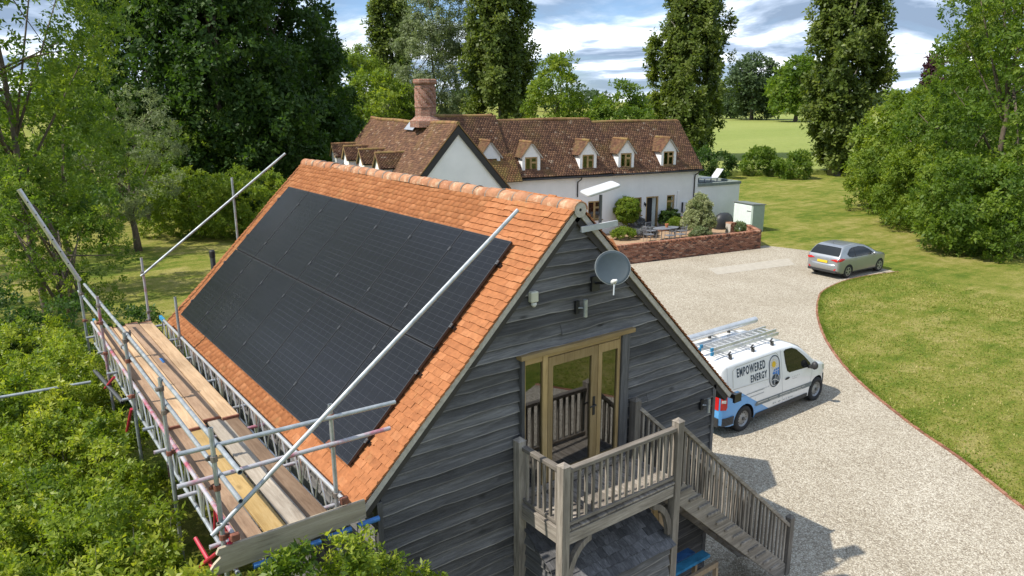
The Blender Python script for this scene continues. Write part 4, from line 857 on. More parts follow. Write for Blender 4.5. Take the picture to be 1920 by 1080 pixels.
for s in (-1, 1):
    et = np.array((s*UE, 0, ZE-ZA))/S; eh = np.array((s*(ZA-ZE), 0, UE))/S
    hroof('tile_courses', (UA, VG, ZA), (0, 1, 0), et, eh, VE-VG, S, wr, warp=sag)
    q = MB(); a = np.array((UA, VG+.02, ZA-.10)); nrm = eh
    q.add([a-nrm*.0+np.array((0, -.02, -.02)), a+et*S-nrm*.0+np.array((0, -.02, 0)), a+et*S-nrm*.30+np.array((0, -.02, 0)), a-np.array((0, .02, .46)), a+np.array((0, .03, -.02)), a+et*S+np.array((0, .03, 0)), a+et*S-nrm*.30+np.array((0, .03, 0)), a+np.array((0, .03, -.46))], [(0, 1, 2, 3), (7, 6, 5, 4), (0, 4, 5, 1), (1, 5, 6, 2), (2, 6, 7, 3), (3, 7, 4, 0)])
    q.build('bargeboard', 'black_paint', wr, local=True)
    q = MB(); A_ = np.array((UA, VG+.0, ZA-.035)); q.beam(A_, A_+et*(S+.02), .07, .045, eh); q.build('verge_tiles', 'tile_lichen', wr, local=True)
for k in range(48):
    y0, y1 = VG+k*.321, VG+k*.321+.31; f_ = lambda y: ZA-.01 - .11*math.sin(math.pi*min(1, (y-VG)/15.4)) + .03*math.sin((y-VG)*.8)
    if abs(y0-2.75) < .75: continue
    q = MB(); q.path([(UA, y0, f_(y0)), (UA, y1, f_(y1))], [.105, .115], 10); q.build('ridge_tile', 'tile_lichen', wr, local=True)
m = MB(); et = np.array((-UE, 0, ZE-ZA))/S; eh = np.array((-(ZA-ZE), 0, UE))/S; O_ = np.array((UA, 3.45, ZA))
m.add([O_+et*a+np.array((0, b_, 0))+eh*(h_+.03) for h_ in (0.02, .05) for a, b_ in ((.05, 0), (.05, 1.5), (.75, 1.55), (.75, .02))], [(0, 1, 2, 3), (7, 6, 5, 4), (0, 4, 5, 1), (1, 5, 6, 2), (2, 6, 7, 3), (3, 7, 4, 0)]); m.build('lead_flashing', 'lead', wr, local=True)
for v in (12.8, 9.6, 6.05, 2.7):       # gabled dormers along the garden side of the wing
    h = .62; zb, ze, za = 3.4, 4.45, 5.14; uf = -16.9
    m = MB(); m.add([(uf, v-h, zb), (uf, v+h, zb), (uf, v+h, ze), (uf, v, za), (uf, v-h, ze), (uf+2.2, v-h, zb), (uf+2.2, v+h, zb), (uf+2.2, v+h, ze), (uf+2.2, v-h, ze)], [(0, 4, 3, 2, 1), (0, 5, 8, 4), (1, 2, 7, 6)]); d = m.build('wing_dormer', 'render_white', house, local=True)
    for s in (-1, 1):
        S_ = math.hypot(h+.1, (za-ze)*(h+.1)/h); e_ = np.array((0, s*(h+.1), -(za-ze)*(h+.1)/h))/S_; n_ = np.array((0, e_[2]*-s, e_[1]*s)); n_ = n_ if n_[2] > 0 else -n_
        hroof('dormer_tiles', (uf-.14, v, za+.05), (1, 0, 0), e_, n_, 2.2, S_, d, 'tile_old' if s < 0 else 'tile_mix', gauge=.1)
        q = MB(); A_ = np.array((uf-.12, v, za+.0)); q.beam(A_, A_+e_*S_, .06, .05, n_); q.build('verge_board', 'oak_x', d, local=True)
        q = MB(); q.quad(A_, A_+e_*S_, A_+e_*S_+np.array((2.1, 0, 0)), A_+np.array((2.1, 0, 0))); q.build('dormer_deck', 'wall_core', d, local=True)
    for k in range(7): q = MB(); q.path([(uf-.15+k*.3, v, za+.06), (uf+.14+k*.3, v, za+.06)], [.08, .09], 8); q.build('dormer_ridge', 'tile_lichen', d, local=True)
# twisted brick chimney
ch = MB(); cu, cv = -14.0, 2.7; OC = (cu, cv, 0)
def oct_(r0): return r0
ch.lathe([(.95, 6.55), (.95, 6.9), (.80, 7.0), (.66, 7.12), (.62, 7.14)], OC, (0, 0, 1), 8); ch.lathe([(.62, 7.14), (.62, 7.62), (.66, 7.63), (.66, 7.69), (.58, 7.71)], OC, (0, 0, 1), 8)
chim = ch.build('chimney', 'brick_small', house, local=True)
tw = MB(); nv, nh = 64, 26; v = []
for i in range(nh+1):
    q = i/nh; z = 7.70+q*.98
    for k in range(nv):
        a = 2*math.pi*k/nv; rg = abs(math.sin(a*4 + q*6.0)); rr = .49 + .12*rg**.6
        v.append((cu+rr*math.cos(a), cv+rr*math.sin(a), z))
f = [(i*nv+k, (i+1)*nv+k, (i+1)*nv+(k+1) % nv, i*nv+(k+1) % nv) for i in range(nh) for k in range(nv)]
tw.add(v, f); tw.build('twisted_shaft', 'brick_small', chim, local=True)
ch = MB(); ch.lathe([(.55, 8.66), (.60, 8.68), (.60, 8.78), (.56, 8.79), (.56, 8.86), (.66, 8.88), (.70, 8.95), (.70, 9.10), (.64, 9.14), (.45, 9.15), (.4, 9.0), (0, 9.0)], OC, (0, 0, 1), 8); ch.build('chimney_cap', 'brick_small', chim, local=True)
# flat roofed extension
ext = MB(); ext.box((3.52, .02, 0), (7.12, 4.6, 2.52)); ext = ext.build('extension', 'render_white', house, local=True)
hb('parapet', [((3.50, -.05, 2.52), (7.18, .20, 2.70)), ((6.98, .20, 2.52), (7.18, 4.66, 2.70)), ((3.52, 4.46, 2.52), (6.98, 4.66, 2.70))], 'parapet_green', ext); hb('roof_deck', [((3.6, .2, 2.52), (6.98, 4.46, 2.56))], 'roof_felt', ext)
def W(u, v, z=0.0):
    a = R(-10); return Vector((28.5 + u*math.cos(a) - v*math.sin(a), 24.8 + u*math.sin(a) + v*math.cos(a), z))
def lounger(u, v, rz, lab):
    l = thing('sun_lounger', lab, 'sun lounger', tuple(W(u, v, 2.56)), R(-10)+rz, 'loungers on the flat roof')
    m = MB(); m.box((0, -.33, .28), (1.25, .33, .32)); m.build('seat', 'lounger_fabric', l, local=True); m = MB(); m.beam((1.24, 0, .31), (1.70, 0, .86), .64, .04, (-.5, 0, .5)); m.build('backrest', 'lounger_fabric', l, local=True)
    for x in (.12, 1.2):
        for y in (-.3, .3): m = MB(); m.box((x-.025, y-.025, 0), (x+.025, y+.025, .28)); m.build('leg', 'furniture_grey', l, local=True)
lounger(4.9, 1.4, 0, 'grey sun lounger with raised back nearest the edge of the flat roof'); lounger(3.9, 2.6, 0, 'grey sun lounger further back on the flat roof')

# ------------------------------------------------------------------ vehicles
class Body:
    """lofted car body: cross-sections along x; local x forward, near (right-hand) side is -y"""
    def __init__(s, zt, zb, hw, belt, H, tum, rc):
        s.zt = lambda x: np.interp(x, *zip(*zt)); s.zb = lambda x: np.interp(x, *zip(*zb)); s.W = lambda x: np.interp(x, *zip(*hw)); s.belt, s.H, s.tum = belt, H, tum; s.rc = lambda x: np.interp(x, *zip(*rc))
    def y(s, x, z):
        q = max(0.0, (z-s.belt)/(s.H-s.belt)); lo = max(0.0, (.5-z)/.5); return s.W(x)*(1-s.tum*q**1.25) - .05*lo**2 - .012*math.exp(-((z-s.belt+.02)/.05)**2)*0
    def sec(s, x):
        zb, zt, rc = s.zb(x), s.zt(x), s.rc(x); zs = max(zb+.12, zt-rc); P = [(0, zb), (s.y(x, zb)*.8, zb), (s.y(x, zb+.03), zb+.035)]
        for z in np.linspace(zb+.09, zs, 9): P.append((s.y(x, z), z))
        ye = s.y(x, zs); ry = min(rc*1.15, ye*.5)
        for a in (18, 36, 54, 72, 86): P.append((ye-ry*(1-math.cos(R(a))), zs+(zt-zs)*.93*math.sin(R(a))))
        yl = P[-1][0]; P.append((yl*.55, zs+(zt-zs)*.985)); P.append((0, zt)); return P
    def pt(s, x, j, side=-1):
        P = s.sec(x); i = int(min(len(P)-2, max(0, math.floor(j)))); f = j-i; return np.array((x, side*(P[i][0]*(1-f)+P[i+1][0]*f), P[i][1]*(1-f)+P[i+1][1]*f))
    def mesh(s, xs):
        v = []; f = []; n = len(s.sec(xs[0])); M = 2*n-2
        for x in xs:
            P = s.sec(x); ring = [(x, -y, z) for y, z in P] + [(x, y, z) for y, z in P[-2:0:-1]]; v += ring
        for i in range(len(xs)-1):
            for k in range(M): a, b_ = i*M+k, i*M+(k+1) % M; f.append((a, b_, b_+M, a+M))
        f.append(tuple(range(M-1, -1, -1))); f.append(tuple(range((len(xs)-1)*M, len(xs)*M))); return v, f
    def side_patch(s, poly, off=.004, n=10, side=-1):
        """polygon in (x, z) laid on the side; fan from centroid with subdivided rim"""
        P = []
        for i, (a, b_) in enumerate(poly):
            c_, d = poly[(i+1) % len(poly)]; k = max(1, int(math.hypot(c_-a, d-b_)/.08))
            P += [(a+(c_-a)*q/k, b_+(d-b_)*q/k) for q in range(k)]
        cx = sum(p[0] for p in P)/len(P); cz = sum(p[1] for p in P)/len(P); rings = 4; v = [(cx, side*(s.y(cx, cz)+off), cz)]; f = []
        for r_ in range(1, rings+1):
            for a, b_ in P: x = cx+(a-cx)*r_/rings; z = cz+(b_-cz)*r_/rings; v.append((x, side*(s.y(x, z)+off), z))
        m = len(P)
        for k in range(m): f.append((0, 1+k, 1+(k+1) % m))
        for r_ in range(rings-1):
            for k in range(m): a, b_ = 1+r_*m+k, 1+r_*m+(k+1) % m; f.append((a, a+m, b_+m, b_))
        return v, f
    def line(s, pts, w=.008, off=.005, side=-1):
        v = []; f = []
        for i, (x, z) in enumerate(pts):
            x2, z2 = pts[min(i+1, len(pts)-1)]; x1, z1 = pts[max(i-1, 0)]; L = math.hypot(x2-x1, z2-z1) or 1; nx, nz = -(z2-z1)/L*w/2, (x2-x1)/L*w/2
            v += [(x+nx, side*(s.y(x, z)+off), z+nz), (x-nx, side*(s.y(x, z)+off), z-nz)]
        for i in range(len(pts)-1): f.append((2*i, 2*i+1, 2*i+3, 2*i+2))
        return v, f
def densify(p, n=6):
    out = []
    for a, b_ in zip(p, p[1:]): out += [(a[0]+(b_[0]-a[0])*k/n, a[1]+(b_[1]-a[1])*k/n) for k in range(n)]
    return out+[p[-1]]
def cut_arches(o, wheels, r, depth, hw):
    for wx, wz in wheels:
        for s in (-1, 1):
            c_ = MB(); c_.lathe([(0, 0), (r, 0), (r, depth+.2), (0, depth+.2)], (wx, s*(hw+.2), wz), (0, -s, 0), 40); cu = c_.build('cutter', 'black_paint'); cu.matrix_basis = o.matrix_basis.copy(); cu.parent = o.parent
            md = o.modifiers.new('b', 'BOOLEAN'); md.object = cu; md.operation = 'DIFFERENCE'; md.solver = 'EXACT'
    bpy.context.view_layer.update(); dg = bpy.context.evaluated_depsgraph_get(); me = bpy.data.meshes.new_from_object(o.evaluated_get(dg))
    cs = [md.object for md in o.modifiers]; o.modifiers.clear(); old = o.data; nmat = list(old.materials); o.data = me; me.materials.clear()
    for q in nmat: me.materials.append(q)
    me.materials.append(MATS['black_paint']); k = len(nmat)
    for p in me.polygons:
        c_ = p.center; p.use_smooth = True
        p.material_index = min(p.material_index, k-1)
        for wx, wz in wheels:
            d = math.hypot(c_.x-wx, c_.z-wz)
            if d < r+.004 and abs(c_.y) < hw-.02 and (abs(p.normal.y) > .9 and d < r*.98 and abs(c_.y) < hw-depth+.1 or abs(p.normal.y) < .3): p.material_index = k
    at = me.attributes.get('sharp_edge') or me.attributes.new('sharp_edge', 'BOOLEAN', 'EDGE')
    ang = {}
    for p in me.polygons:
        for ek in p.edge_keys: ang.setdefault(ek, []).append(p.normal.copy())
    for e in me.edges:
        ns = ang.get(tuple(sorted(e.vertices)), []); at.data[e.index].value = len(ns) == 2 and ns[0].angle(ns[1], 0) > R(38)
    for cu in cs: bpy.data.objects.remove(cu)
def wheel(root, x, y, r, w, side, rim_mat, spokes):
    h = thing_part('wheel', root); ax = (0, side, 0); o = (x, y, r)
    m = MB(); m.lathe([(r*.62, -w/2), (r*.80, -w/2), (r*.95, -w/2+.01), (r, -w/2+.04), (r, w/2-.04), (r*.95, w/2-.01), (r*.80, w/2), (r*.64, w/2-.005), (r*.62, w/2-.02)], o, ax, 36)
    wo = m.build('wheel', 'tyre', root, local=True, smooth=True)
    m = MB(); m.lathe([(r*.64, w/2-.012), (r*.60, w/2-.03), (r*.56, w/2-.06), (r*.30, w/2-.035), (r*.16, w/2-.02), (0, w/2-.02)], o, ax, 36)
    ri = m.build('rim', rim_mat if not spokes else 'black_paint', wo, local=True, smooth=True)
    d, s_, u_ = basis(ax); O = np.array(o)
    if spokes:
        m = MB()
        for k in range(5):
            a = 2*math.pi*k/5+.3; e = s_*math.cos(a)+u_*math.sin(a); t = np.cross(d, e)
            for sg in (-1, 1): m.beam(O+d*(w/2-.012)+e*r*.10, O+d*(w/2-.012)+e*r*.62+t*sg*r*.12, r*.085, .02, d)
        m.lathe([(r*.66, w/2-.03), (r*.66, w/2-.004), (r*.60, w/2-.004), (r*.60, w/2-.03)], o, ax, 36); m.lathe([(0, w/2), (r*.14, w/2), (r*.15, w/2-.03)], o, ax, 16); m.build('spokes', rim_mat, wo, local=True)
    else:
        m = MB()
        for k in range(12):
            a = 2*math.pi*k/12; e = s_*math.cos(a)+u_*math.sin(a); m.lathe([(0, 0), (r*.055, 0)], O+d*(w/2-.043)+e*r*.45, d, 8)
        m.build('rim_hole', 'black_paint', wo, local=True); m = MB(); m.lathe([(0, w/2+.002), (r*.13, w/2), (r*.15, w/2-.03)], o, ax, 16); m.build('hub_cap', 'steel_dark', wo, local=True)
    return wo
def thing_part(nm, root): return None
simple('tyre', (0.022, 0.022, 0.023), 0.85, var=.15); simple('steel_rim', (0.30, 0.31, 0.32), .45, .6); simple('alloy', (0.55, 0.56, 0.57), .35, .8, var=0)
simple('tail_red', (0.50, 0.012, 0.012), .2, var=.1, spec=.6); simple('lamp_clear', (.62, .62, .60), .15, .2, var=0); simple('plate_yellow', (.72, .50, .03), .5, var=.05); simple('navy_print', (.018, .040, .075), .4, var=0); simple('sun_print', (.72, .47, .02), .4, var=0); simple('blue_print', (.045, .20, .56), .4, var=0); simple('strip_print', (.115, .150, .165), .4, var=0); simple('grey_print', (.33, .35, .37), .5, var=0); simple('plastic_black', (.028, .029, .031), .55)
def paint(name, col, metal, rough, livery=False):
    m, t, b = newmat(name); c = col
    p = objco(t)
    n = noise(t, p, 2.5, 5, .6); c = mix(t, 1.0, (*col, 1), ramp(t, n, [(.3, g3(.95)), (.7, g3(1.03))]), 'MULTIPLY')
    s = nd(t, 'SeparateXYZ', {0: p})
    if livery:
        line = math_n(t, 'SUBTRACT', 1.30, math_n(t, 'MULTIPLY', math_n(t, 'SUBTRACT', s.outputs[0], .34), .60))
        line = math_n(t, 'MINIMUM', line, 1.16)
        c = mix(t, math_n(t, 'LESS_THAN', s.outputs[2], line), c, (.085, .33, .68))
    dirt = math_n(t, 'MULTIPLY', nd(t, 'MapRange', {0: s.outputs[2], 1: .2, 2: .75, 3: .35, 4: 0.0}).outputs[0], noise(t, p, 6, 5))
    c = mix(t, dirt, c, (.20, .17, .13))
    setc(t, b, c); b.inputs['Metallic'].default_value = metal; b.inputs['Roughness'].default_value = rough; b.inputs['Coat Weight'].default_value = .8; b.inputs['Coat Roughness'].default_value = .06
paint('van_white', (.78, .79, .79), 0, .4, True); paint('car_silver', (.38, .40, .415), .65, .32)
# ---- van
van = thing('panel_van', 'white and blue panel van with ladders on its roof on the gravel drive', 'van', (7.47, 4.05, 0))
VB = Body([(0, 1.60), (.06, 1.80), (.2, 1.885), (.6, 1.905), (2.4, 1.91), (2.9, 1.87), (3.25, 1.73), (3.6, 1.47), (3.95, 1.19), (4.25, 1.09), (4.55, 1.0), (4.72, .90), (4.80, .78), (4.85, .62)],
          [(0, .34), (.3, .24), (4.5, .20), (4.85, .26)], [(0, .86), (.05, .90), (.2, .935), (.6, .95), (3.7, .95), (4.2, .93), (4.5, .86), (4.7, .76), (4.8, .66), (4.85, .52)], 1.05, 1.9, .13, [(0, .10), (.3, .13), (2.6, .14), (3.3, .12), (3.9, .10), (4.85, .10)])
m = MB(); m.add(*VB.mesh([0, .02, .06, .12, .2, .35, .6, .9, 1.3, 1.8, 2.2, 2.5, 2.75, 2.9, 3.05, 3.2, 3.35, 3.5, 3.65, 3.8, 3.92, 4.0, 4.1, 4.25, 4.4, 4.5, 4.6, 4.68, 4.75, 4.8, 4.83, 4.85])); vbody = m.build('body', 'van_white', van, local=True)
VW = [(.90, .335), (4.10, .335)]; cut_arches(vbody, VW, .395, .34, .95)
def vpatch(nm, B, poly, mat, root, off=.004): m = MB(); m.add(*B.side_patch(poly, off)); return m.build(nm, mat, root, local=True, smooth=True)
def vline(nm, B, pts, mat, root, w=.008, off=.004): m = MB(); m.add(*B.line(densify(pts), w, off)); return m.build(nm, mat, root, local=True)
wl = [(2.50, 1.74), (2.58, 1.775), (2.85, 1.765), (3.05, 1.69), (3.42, 1.42), (3.66, 1.20), (3.70, 1.13), (3.66, 1.095), (2.72, 1.14), (2.62, 1.20), (2.545, 1.42)]
vpatch('side_window', VB, wl, 'gutter_black', van, .003)
simple('window_dark', (.012, .014, .014), .06, var=0, spec=.6)
vpatch('window_glass', VB, [(x*.94+3.02*.06, z*.93+1.42*.07) for x, z in wl], 'window_dark', van, .007)
m = MB(); xs_ = [3.0, 3.12, 3.25, 3.4, 3.55, 3.7, 3.85, 3.92]
for i, x in enumerate(xs_[:-1]):
    for j0 in (15.5, 16.2, 17):
        for sd in (-1, 1):
            a, b_ = x, xs_[i+1]; j1 = {15.5: 16.2, 16.2: 17, 17: 18}[j0]; up = np.array((.004, 0, .007)); m.quad(VB.pt(a, j0, sd)+up, VB.pt(b_, j0, sd)+up, VB.pt(b_, j1, sd)+up, VB.pt(a, j1, sd)+up)
m.build('windscreen', 'window_dark', van, local=True)
# panel gaps and mouldings
vline('door_gap', VB, [(2.36, 1.80), (2.40, 1.0), (2.46, .72), (2.52, .25)], 'grey_print', van, .010); vline('door_gap', VB, [(3.72, 1.08), (3.78, .95), (3.70, .35)], 'grey_print', van, .008)
vline('door_gap', VB, [(1.30, .80), (1.30, .30)], 'grey_print', van, .007); vline('slide_rail', VB, [(.35, .975), (1.62, .955)], 'strip_print', van, .012); vline('door_gap', VB, [(.22, 1.80), (.22, 1.2)], 'grey_print', van, .008)
vline('body_crease', VB, [(.40, 1.225), (1.95, 1.165)], 'lamp_clear', van, .020, .008)
vline('panel_frame', VB, [(1.98, 1.12), (2.22, 1.11), (2.28, 1.20), (2.25, 1.70), (2.16, 1.775), (.55, 1.745), (.42, 1.68), (.40, 1.26)], 'lamp_clear', van, .018, .006)
vpatch('sill_cover', VB, [(1.38, .36), (3.62, .36), (3.66, .30), (3.62, .24), (1.34, .24), (1.30, .28)], 'plastic_black', van, .012)
rb = VB; m = MB()
for j in range(6):
    z0 = .33+j*.036
    for x0, x1 in ((-.03, .12), (.12, .30), (.30, .47)):
        m.quad((x0, -(VB.y(max(x0, 0.0), z0)+.02-(.05 if x0 < 0 else 0)), z0), (x1, -(VB.y(x1, z0)+.02), z0), (x1, -(VB.y(x1, z0+.032)+.02), z0+.032), (x0, -(VB.y(max(x0, 0), z0+.032)+.02-(.05 if x0 < 0 else 0)), z0+.032))
m.box((-.04, -.86, .33), (.06, .86, .55)); m.build('rear_bumper', 'plastic_black', van, local=True)
m = MB(); fb_ = [(4.50, .62), (4.82, .56)]; m.add(*VB.side_patch([(4.46, .72), (4.60, .66), (4.74, .60), (4.80, .40), (4.76, .24), (4.52, .22), (4.50, .45)], .012)); m.box((4.80, -.55, .26), (4.88, .55, .56)); m.build('front_bumper', 'plastic_black', van, local=True)
tl = vpatch('tail_light', VB, [(.015, 1.18), (.15, 1.17), (.185, 1.12), (.20, .82), (.17, .75), (.015, .76)], 'tail_red', van, .014); vpatch('reverse_lamp', VB, [(.03, 1.02), (.15, 1.01), (.155, .93), (.03, .94)], 'lamp_clear', tl, .018)
m = MB(); m.box((-.015, -.85, .76), (.01, -.74, 1.17)); m.build('tail_light_rear', 'tail_red', tl, local=True)
vpatch('headlight', VB, [(4.33, 1.0), (4.50, .955), (4.66, .86), (4.66, .74), (4.56, .75), (4.42, .86)], 'lamp_clear', van, .008)
m = MB(); v, f = [], []
m.lathe([(0, -.075), (.05, -.07), (.085, -.03), (.09, .03), (.06, .07), (0, .075)], (3.62, -1.10, 1.17), (1, 0, .1), 14); mir = m.build('mirror', 'plastic_black', van, local=True, smooth=True); mir.matrix_basis = Matrix.Translation((3.62, -1.10, 1.17)) @ Matrix.Diagonal((.9, 1.0, 1.25, 1)) @ Matrix.Translation((-3.62, 1.10, -1.17))
m = MB(); m.beam((3.60, -.92, 1.12), (3.61, -1.06, 1.13), .09, .06); m.build('mirror_arm', 'plastic_black', mir, local=True)
for x, z in ((2.63, 1.005), (2.16, .99)):
    vpatch('door_handle', VB, [(x-.11, z-.02), (x-.06, z+.03), (x+.06, z+.03), (x+.11, z), (x+.06, z-.03), (x-.06, z-.035)], 'plastic_black', van, .012)
for wx in (.90, 4.10):
    for sd in (-1, 1): wheel(van, wx, sd*.84, .335, .21, sd, 'steel_rim', False)
# lettering and logo
def text_mesh(s, x0, x1, z0, z1, B, mat, parent, nm, off=.006, bold=.0):
    cu = bpy.data.curves.new('t', 'FONT'); cu.body = s; cu.size = 1; cu.offset = bold; cu.space_character = 1.22 if bold else 1.0; cu.resolution_u = 3; o = bpy.data.objects.new('t', cu); COL.objects.link(o)
    bpy.context.view_layer.update(); me = bpy.data.meshes.new_from_object(o.evaluated_get(bpy.context.evaluated_depsgraph_get())); bpy.data.objects.remove(o); bpy.data.curves.remove(cu)
    co = np.array([v.co[:] for v in me.vertices]); lo, hi = co.min(0), co.max(0)
    for v in me.vertices:
        x = x0+(v.co.x-lo[0])/(hi[0]-lo[0])*(x1-x0); z = z0+(v.co.y-lo[1])/(hi[1]-lo[1])*(z1-z0); v.co = (x, -(B.y(x, z)+off), z)
    me.materials.clear(); me.materials.append(MATS[mat]); return link(nm, me, parent, local=True)
text_mesh('EMPOWERED', .565, 1.70, 1.48, 1.70, VB, 'navy_print', van, 'lettering', bold=.030); text_mesh('ENERGY', 1.09, 1.76, 1.235, 1.425, VB, 'navy_print', van, 'lettering', bold=.030)
text_mesh('www.empoweredenergy.co.uk', .92, 1.86, .945, 1.0, VB, 'grey_print', van, 'lettering'); 
m = MB()
for k in range(12): x = 1.06+k*.05; m.add(*VB.line([(x, .865), (x+.036, .864)], .026, .005))
tag(m.build('small_print', 'grey_print', van, local=True), kind='stuff')
strip = vpatch('livery_strip', VB, [(1.32, .62), (1.36, .675), (3.80, .635), (3.82, .60), (3.80, .53), (3.76, .515), (1.36, .555), (1.32, .575)], 'strip_print', van, .006)
m = MB()
for k in range(44):
    if k in (9, 18, 19, 30, 40): continue
    x = 1.42+k*.047; z = .628-(x-1.42)*.0165; m.add(*VB.line([(x, z), (x+.033, z-.0006)], .028, .009))
for k in range(30):
    if k in (7, 8, 17, 24): continue
    x = 1.95+k*.047; z = .572-(x-1.42)*.0165; m.add(*VB.line([(x, z), (x+.033, z-.0006)], .022, .009))
tag(m.build('strip_print', 'lamp_clear', strip, local=True), kind='stuff')
m = MB()
for x, w_, h_ in ((2.08, .035, .05), (2.15, .07, .022), (2.30, .11, .028), (2.52, .09, .02), (2.66, .02, .05), (2.77, .035, .05), (2.85, .11, .02)): m.add(*VB.line([(x, .445-(x-2)*.02), (x+w_, .445-(x+w_-2)*.02)], h_, .006))
tag(m.build('badge_row', 'grey_print', van, local=True), kind='stuff')
m = MB()
for k in range(5): m.add(*VB.line([(2.86+k*.075, .985), (2.86+k*.075+.022, .985)], .03, .006))
m.add(*VB.line([(2.86, .93), (3.08, .93)], .014, .006)); tag(m.build('door_print', 'lamp_clear', van, local=True), kind='stuff')
LX, LZ, LW, LH = 2.075, 1.315, .215, .40
cap = [(LX+LW*math.cos(a), LZ+(LH-LW)+LW*math.sin(a)) for a in np.linspace(0, math.pi, 15)] + [(LX+LW*math.cos(a), LZ-(LH-LW)+LW*math.sin(a)) for a in np.linspace(math.pi, 2*math.pi, 15)]
lg = vpatch('logo_plate', VB, cap, 'white_plastic', van, .005); m = MB(); m.add(*VB.line(cap+[cap[0], cap[1]], .026, .010)); m.build('logo_ring', 'navy_print', lg, local=True)
sc_ = (LX-.025, LZ+.185); vpatch('logo_sun', VB, [(sc_[0]+.082*math.cos(a), sc_[1]+.082*math.sin(a)) for a in np.linspace(0, 2*math.pi, 18, False)], 'sun_print', lg, .010)
m = MB()
for k in range(12): a = 2*math.pi*k/12; m.add(*VB.line([(sc_[0]+.105*math.cos(a), sc_[1]+.105*math.sin(a)), (sc_[0]+.14*math.cos(a), sc_[1]+.14*math.sin(a))], .012, .010))
m.build('logo_rays', 'sun_print', lg, local=True)
vpatch('logo_panel', VB, [(LX-.10, LZ-.05), (LX-.02, LZ+.055), (LX+.185, LZ+.075), (LX+.185, LZ-.14), (LX+.10, LZ-.10), (LX-.02, LZ-.08)], 'blue_print', lg, .009)
m = MB()
for p in ([(LX+.04, LZ+.07), (LX+.0, LZ-.09)], [(LX+.115, LZ+.08), (LX+.095, LZ-.10)], [(LX-.06, LZ+.0), (LX+.19, LZ+.015)]): m.add(*VB.line(p, .014, .013))
m.build('logo_lines', 'white_plastic', lg, local=True)
gc = (LX+.015, LZ-.215); vpatch('logo_globe', VB, [(gc[0]+.15*math.cos(a), gc[1]+.15*math.sin(a)) for a in np.linspace(0, 2*math.pi, 20, False)], 'navy_print', lg, .012)
m = MB()
for p in ([(gc[0]-.14, gc[1]+.0), (gc[0]-.03, gc[1]+.02), (gc[0]+.03, gc[1]+.13)], [(gc[0]-.03, gc[1]+.02), (gc[0]-.02, gc[1]-.13)], [(gc[0]-.03, gc[1]+.02), (gc[0]+.06, gc[1]-.02), (gc[0]+.13, gc[1]-.07)], [(gc[0]+.06, gc[1]-.02), (gc[0]+.07, gc[1]+.06)]): m.add(*VB.line(p, .020, .016))
m.build('logo_lines', 'white_plastic', lg, local=True)
# roof load
for x in (.55, 1.45, 2.25):
    m = MB(); m.beam((x, -.70, 1.99), (x, .70, 1.99), .05, .025); 
    rbar = m.build('roof_bar', 'aluminium', van, local=True)
    for sd in (-1, 1): m = MB(); m.beam((x, sd*.68, 1.86), (x, sd*.66, 2.02), .07, .05); m.tube((x-.03, sd*.62, 2.0), (x+.07, sd*.62, 2.06), .02, n=6); m.build('bar_foot', 'plastic_black', rbar, local=True)
pc = MB(); pc.lathe([(.0, .0), (.085, .0), (.085, 2.9), (.075, 2.9), (.075, 2.5), (0, 2.5)], (7.75, 4.62, 2.11), (1, -.02, .01), 16); pcr = pc.build('pipe_carrier', 'aluminium', smooth=False); tag(pcr, 'grey pipe carrier tube on the far side of the van roof', 'pipe carrier')
def ladder(y0, y1, z, x0, x1, lab, n=11, rail=.075):
    L = thing('ladder', lab, 'ladder', (x0, (y0+y1)/2, z), group='ladders on the van roof')
    for y in (y0, y1):
        m = MB(); m.beam((x0, y, z), (x1, y, z), .028, rail); m.build('stile', 'aluminium', L)
        m = MB(); m.box((x0-.04, y-.018, z-rail/2-.005), (x0+.05, y+.018, z+rail/2+.005)); m.build('foot', 'teal_paint', L)
    for k in range(n): x = x0+.15+k*(x1-x0-.3)/(n-1); m = MB(); m.tube((x, y0, z), (x, y1, z), .014, n=8); m.build('rung', 'aluminium', L)
ladder(3.60, 3.98, 2.055, 7.60, 10.30, 'lower aluminium ladder of the pair on the van roof'); ladder(3.63, 3.95, 2.15, 7.62, 10.22, 'upper aluminium ladder stacked on the other on the van roof')
# ---- car
car = thing('hatchback_car', 'small silver hatchback parked at the edge of the lawn', 'car', (25.10, 11.12, 0), R(-3.8))
CB = Body([(0, .84), (.03, .96), (.08, 1.03), (.20, 1.17), (.33, 1.32), (.45, 1.42), (.65, 1.47), (1.0, 1.50), (1.5, 1.505), (2.0, 1.45), (2.4, 1.30), (2.8, 1.09), (3.05, .985), (3.4, .93), (3.7, .84), (3.9, .74), (3.98, .66), (4.04, .52)], [(0, .36), (.25, .22), (3.7, .18), (4.04, .24)],
          [(0, .72), (.04, .80), (.14, .84), (.4, .865), (3.0, .87), (3.5, .85), (3.75, .78), (3.92, .66), (4.0, .56), (4.04, .46)], .90, 1.47, .27, [(0, .06), (.2, .08), (.6, .10), (2.0, .10), (2.8, .09), (4.04, .08)])
m = MB(); m.add(*CB.mesh([0, .015, .03, .06, .10, .17, .25, .33, .42, .49, .55, .65, .75, .9, 1.1, 1.35, 1.6, 1.85, 2.1, 2.28, 2.45, 2.62, 2.8, 2.93, 3.05, 3.2, 3.4, 3.55, 3.7, 3.8, 3.9, 3.95, 3.98, 4.02, 4.04])); cbody = m.build('body', 'car_silver', car, local=True)
cut_arches(cbody, [(.75, .305), (3.24, .305)], .345, .30, .87)
swl = [(.62, 1.12), (.85, 1.30), (1.05, 1.365), (1.6, 1.385), (2.0, 1.335), (2.35, 1.18), (2.66, .98), (2.62, .95), (1.0, .95), (.75, 1.0)]
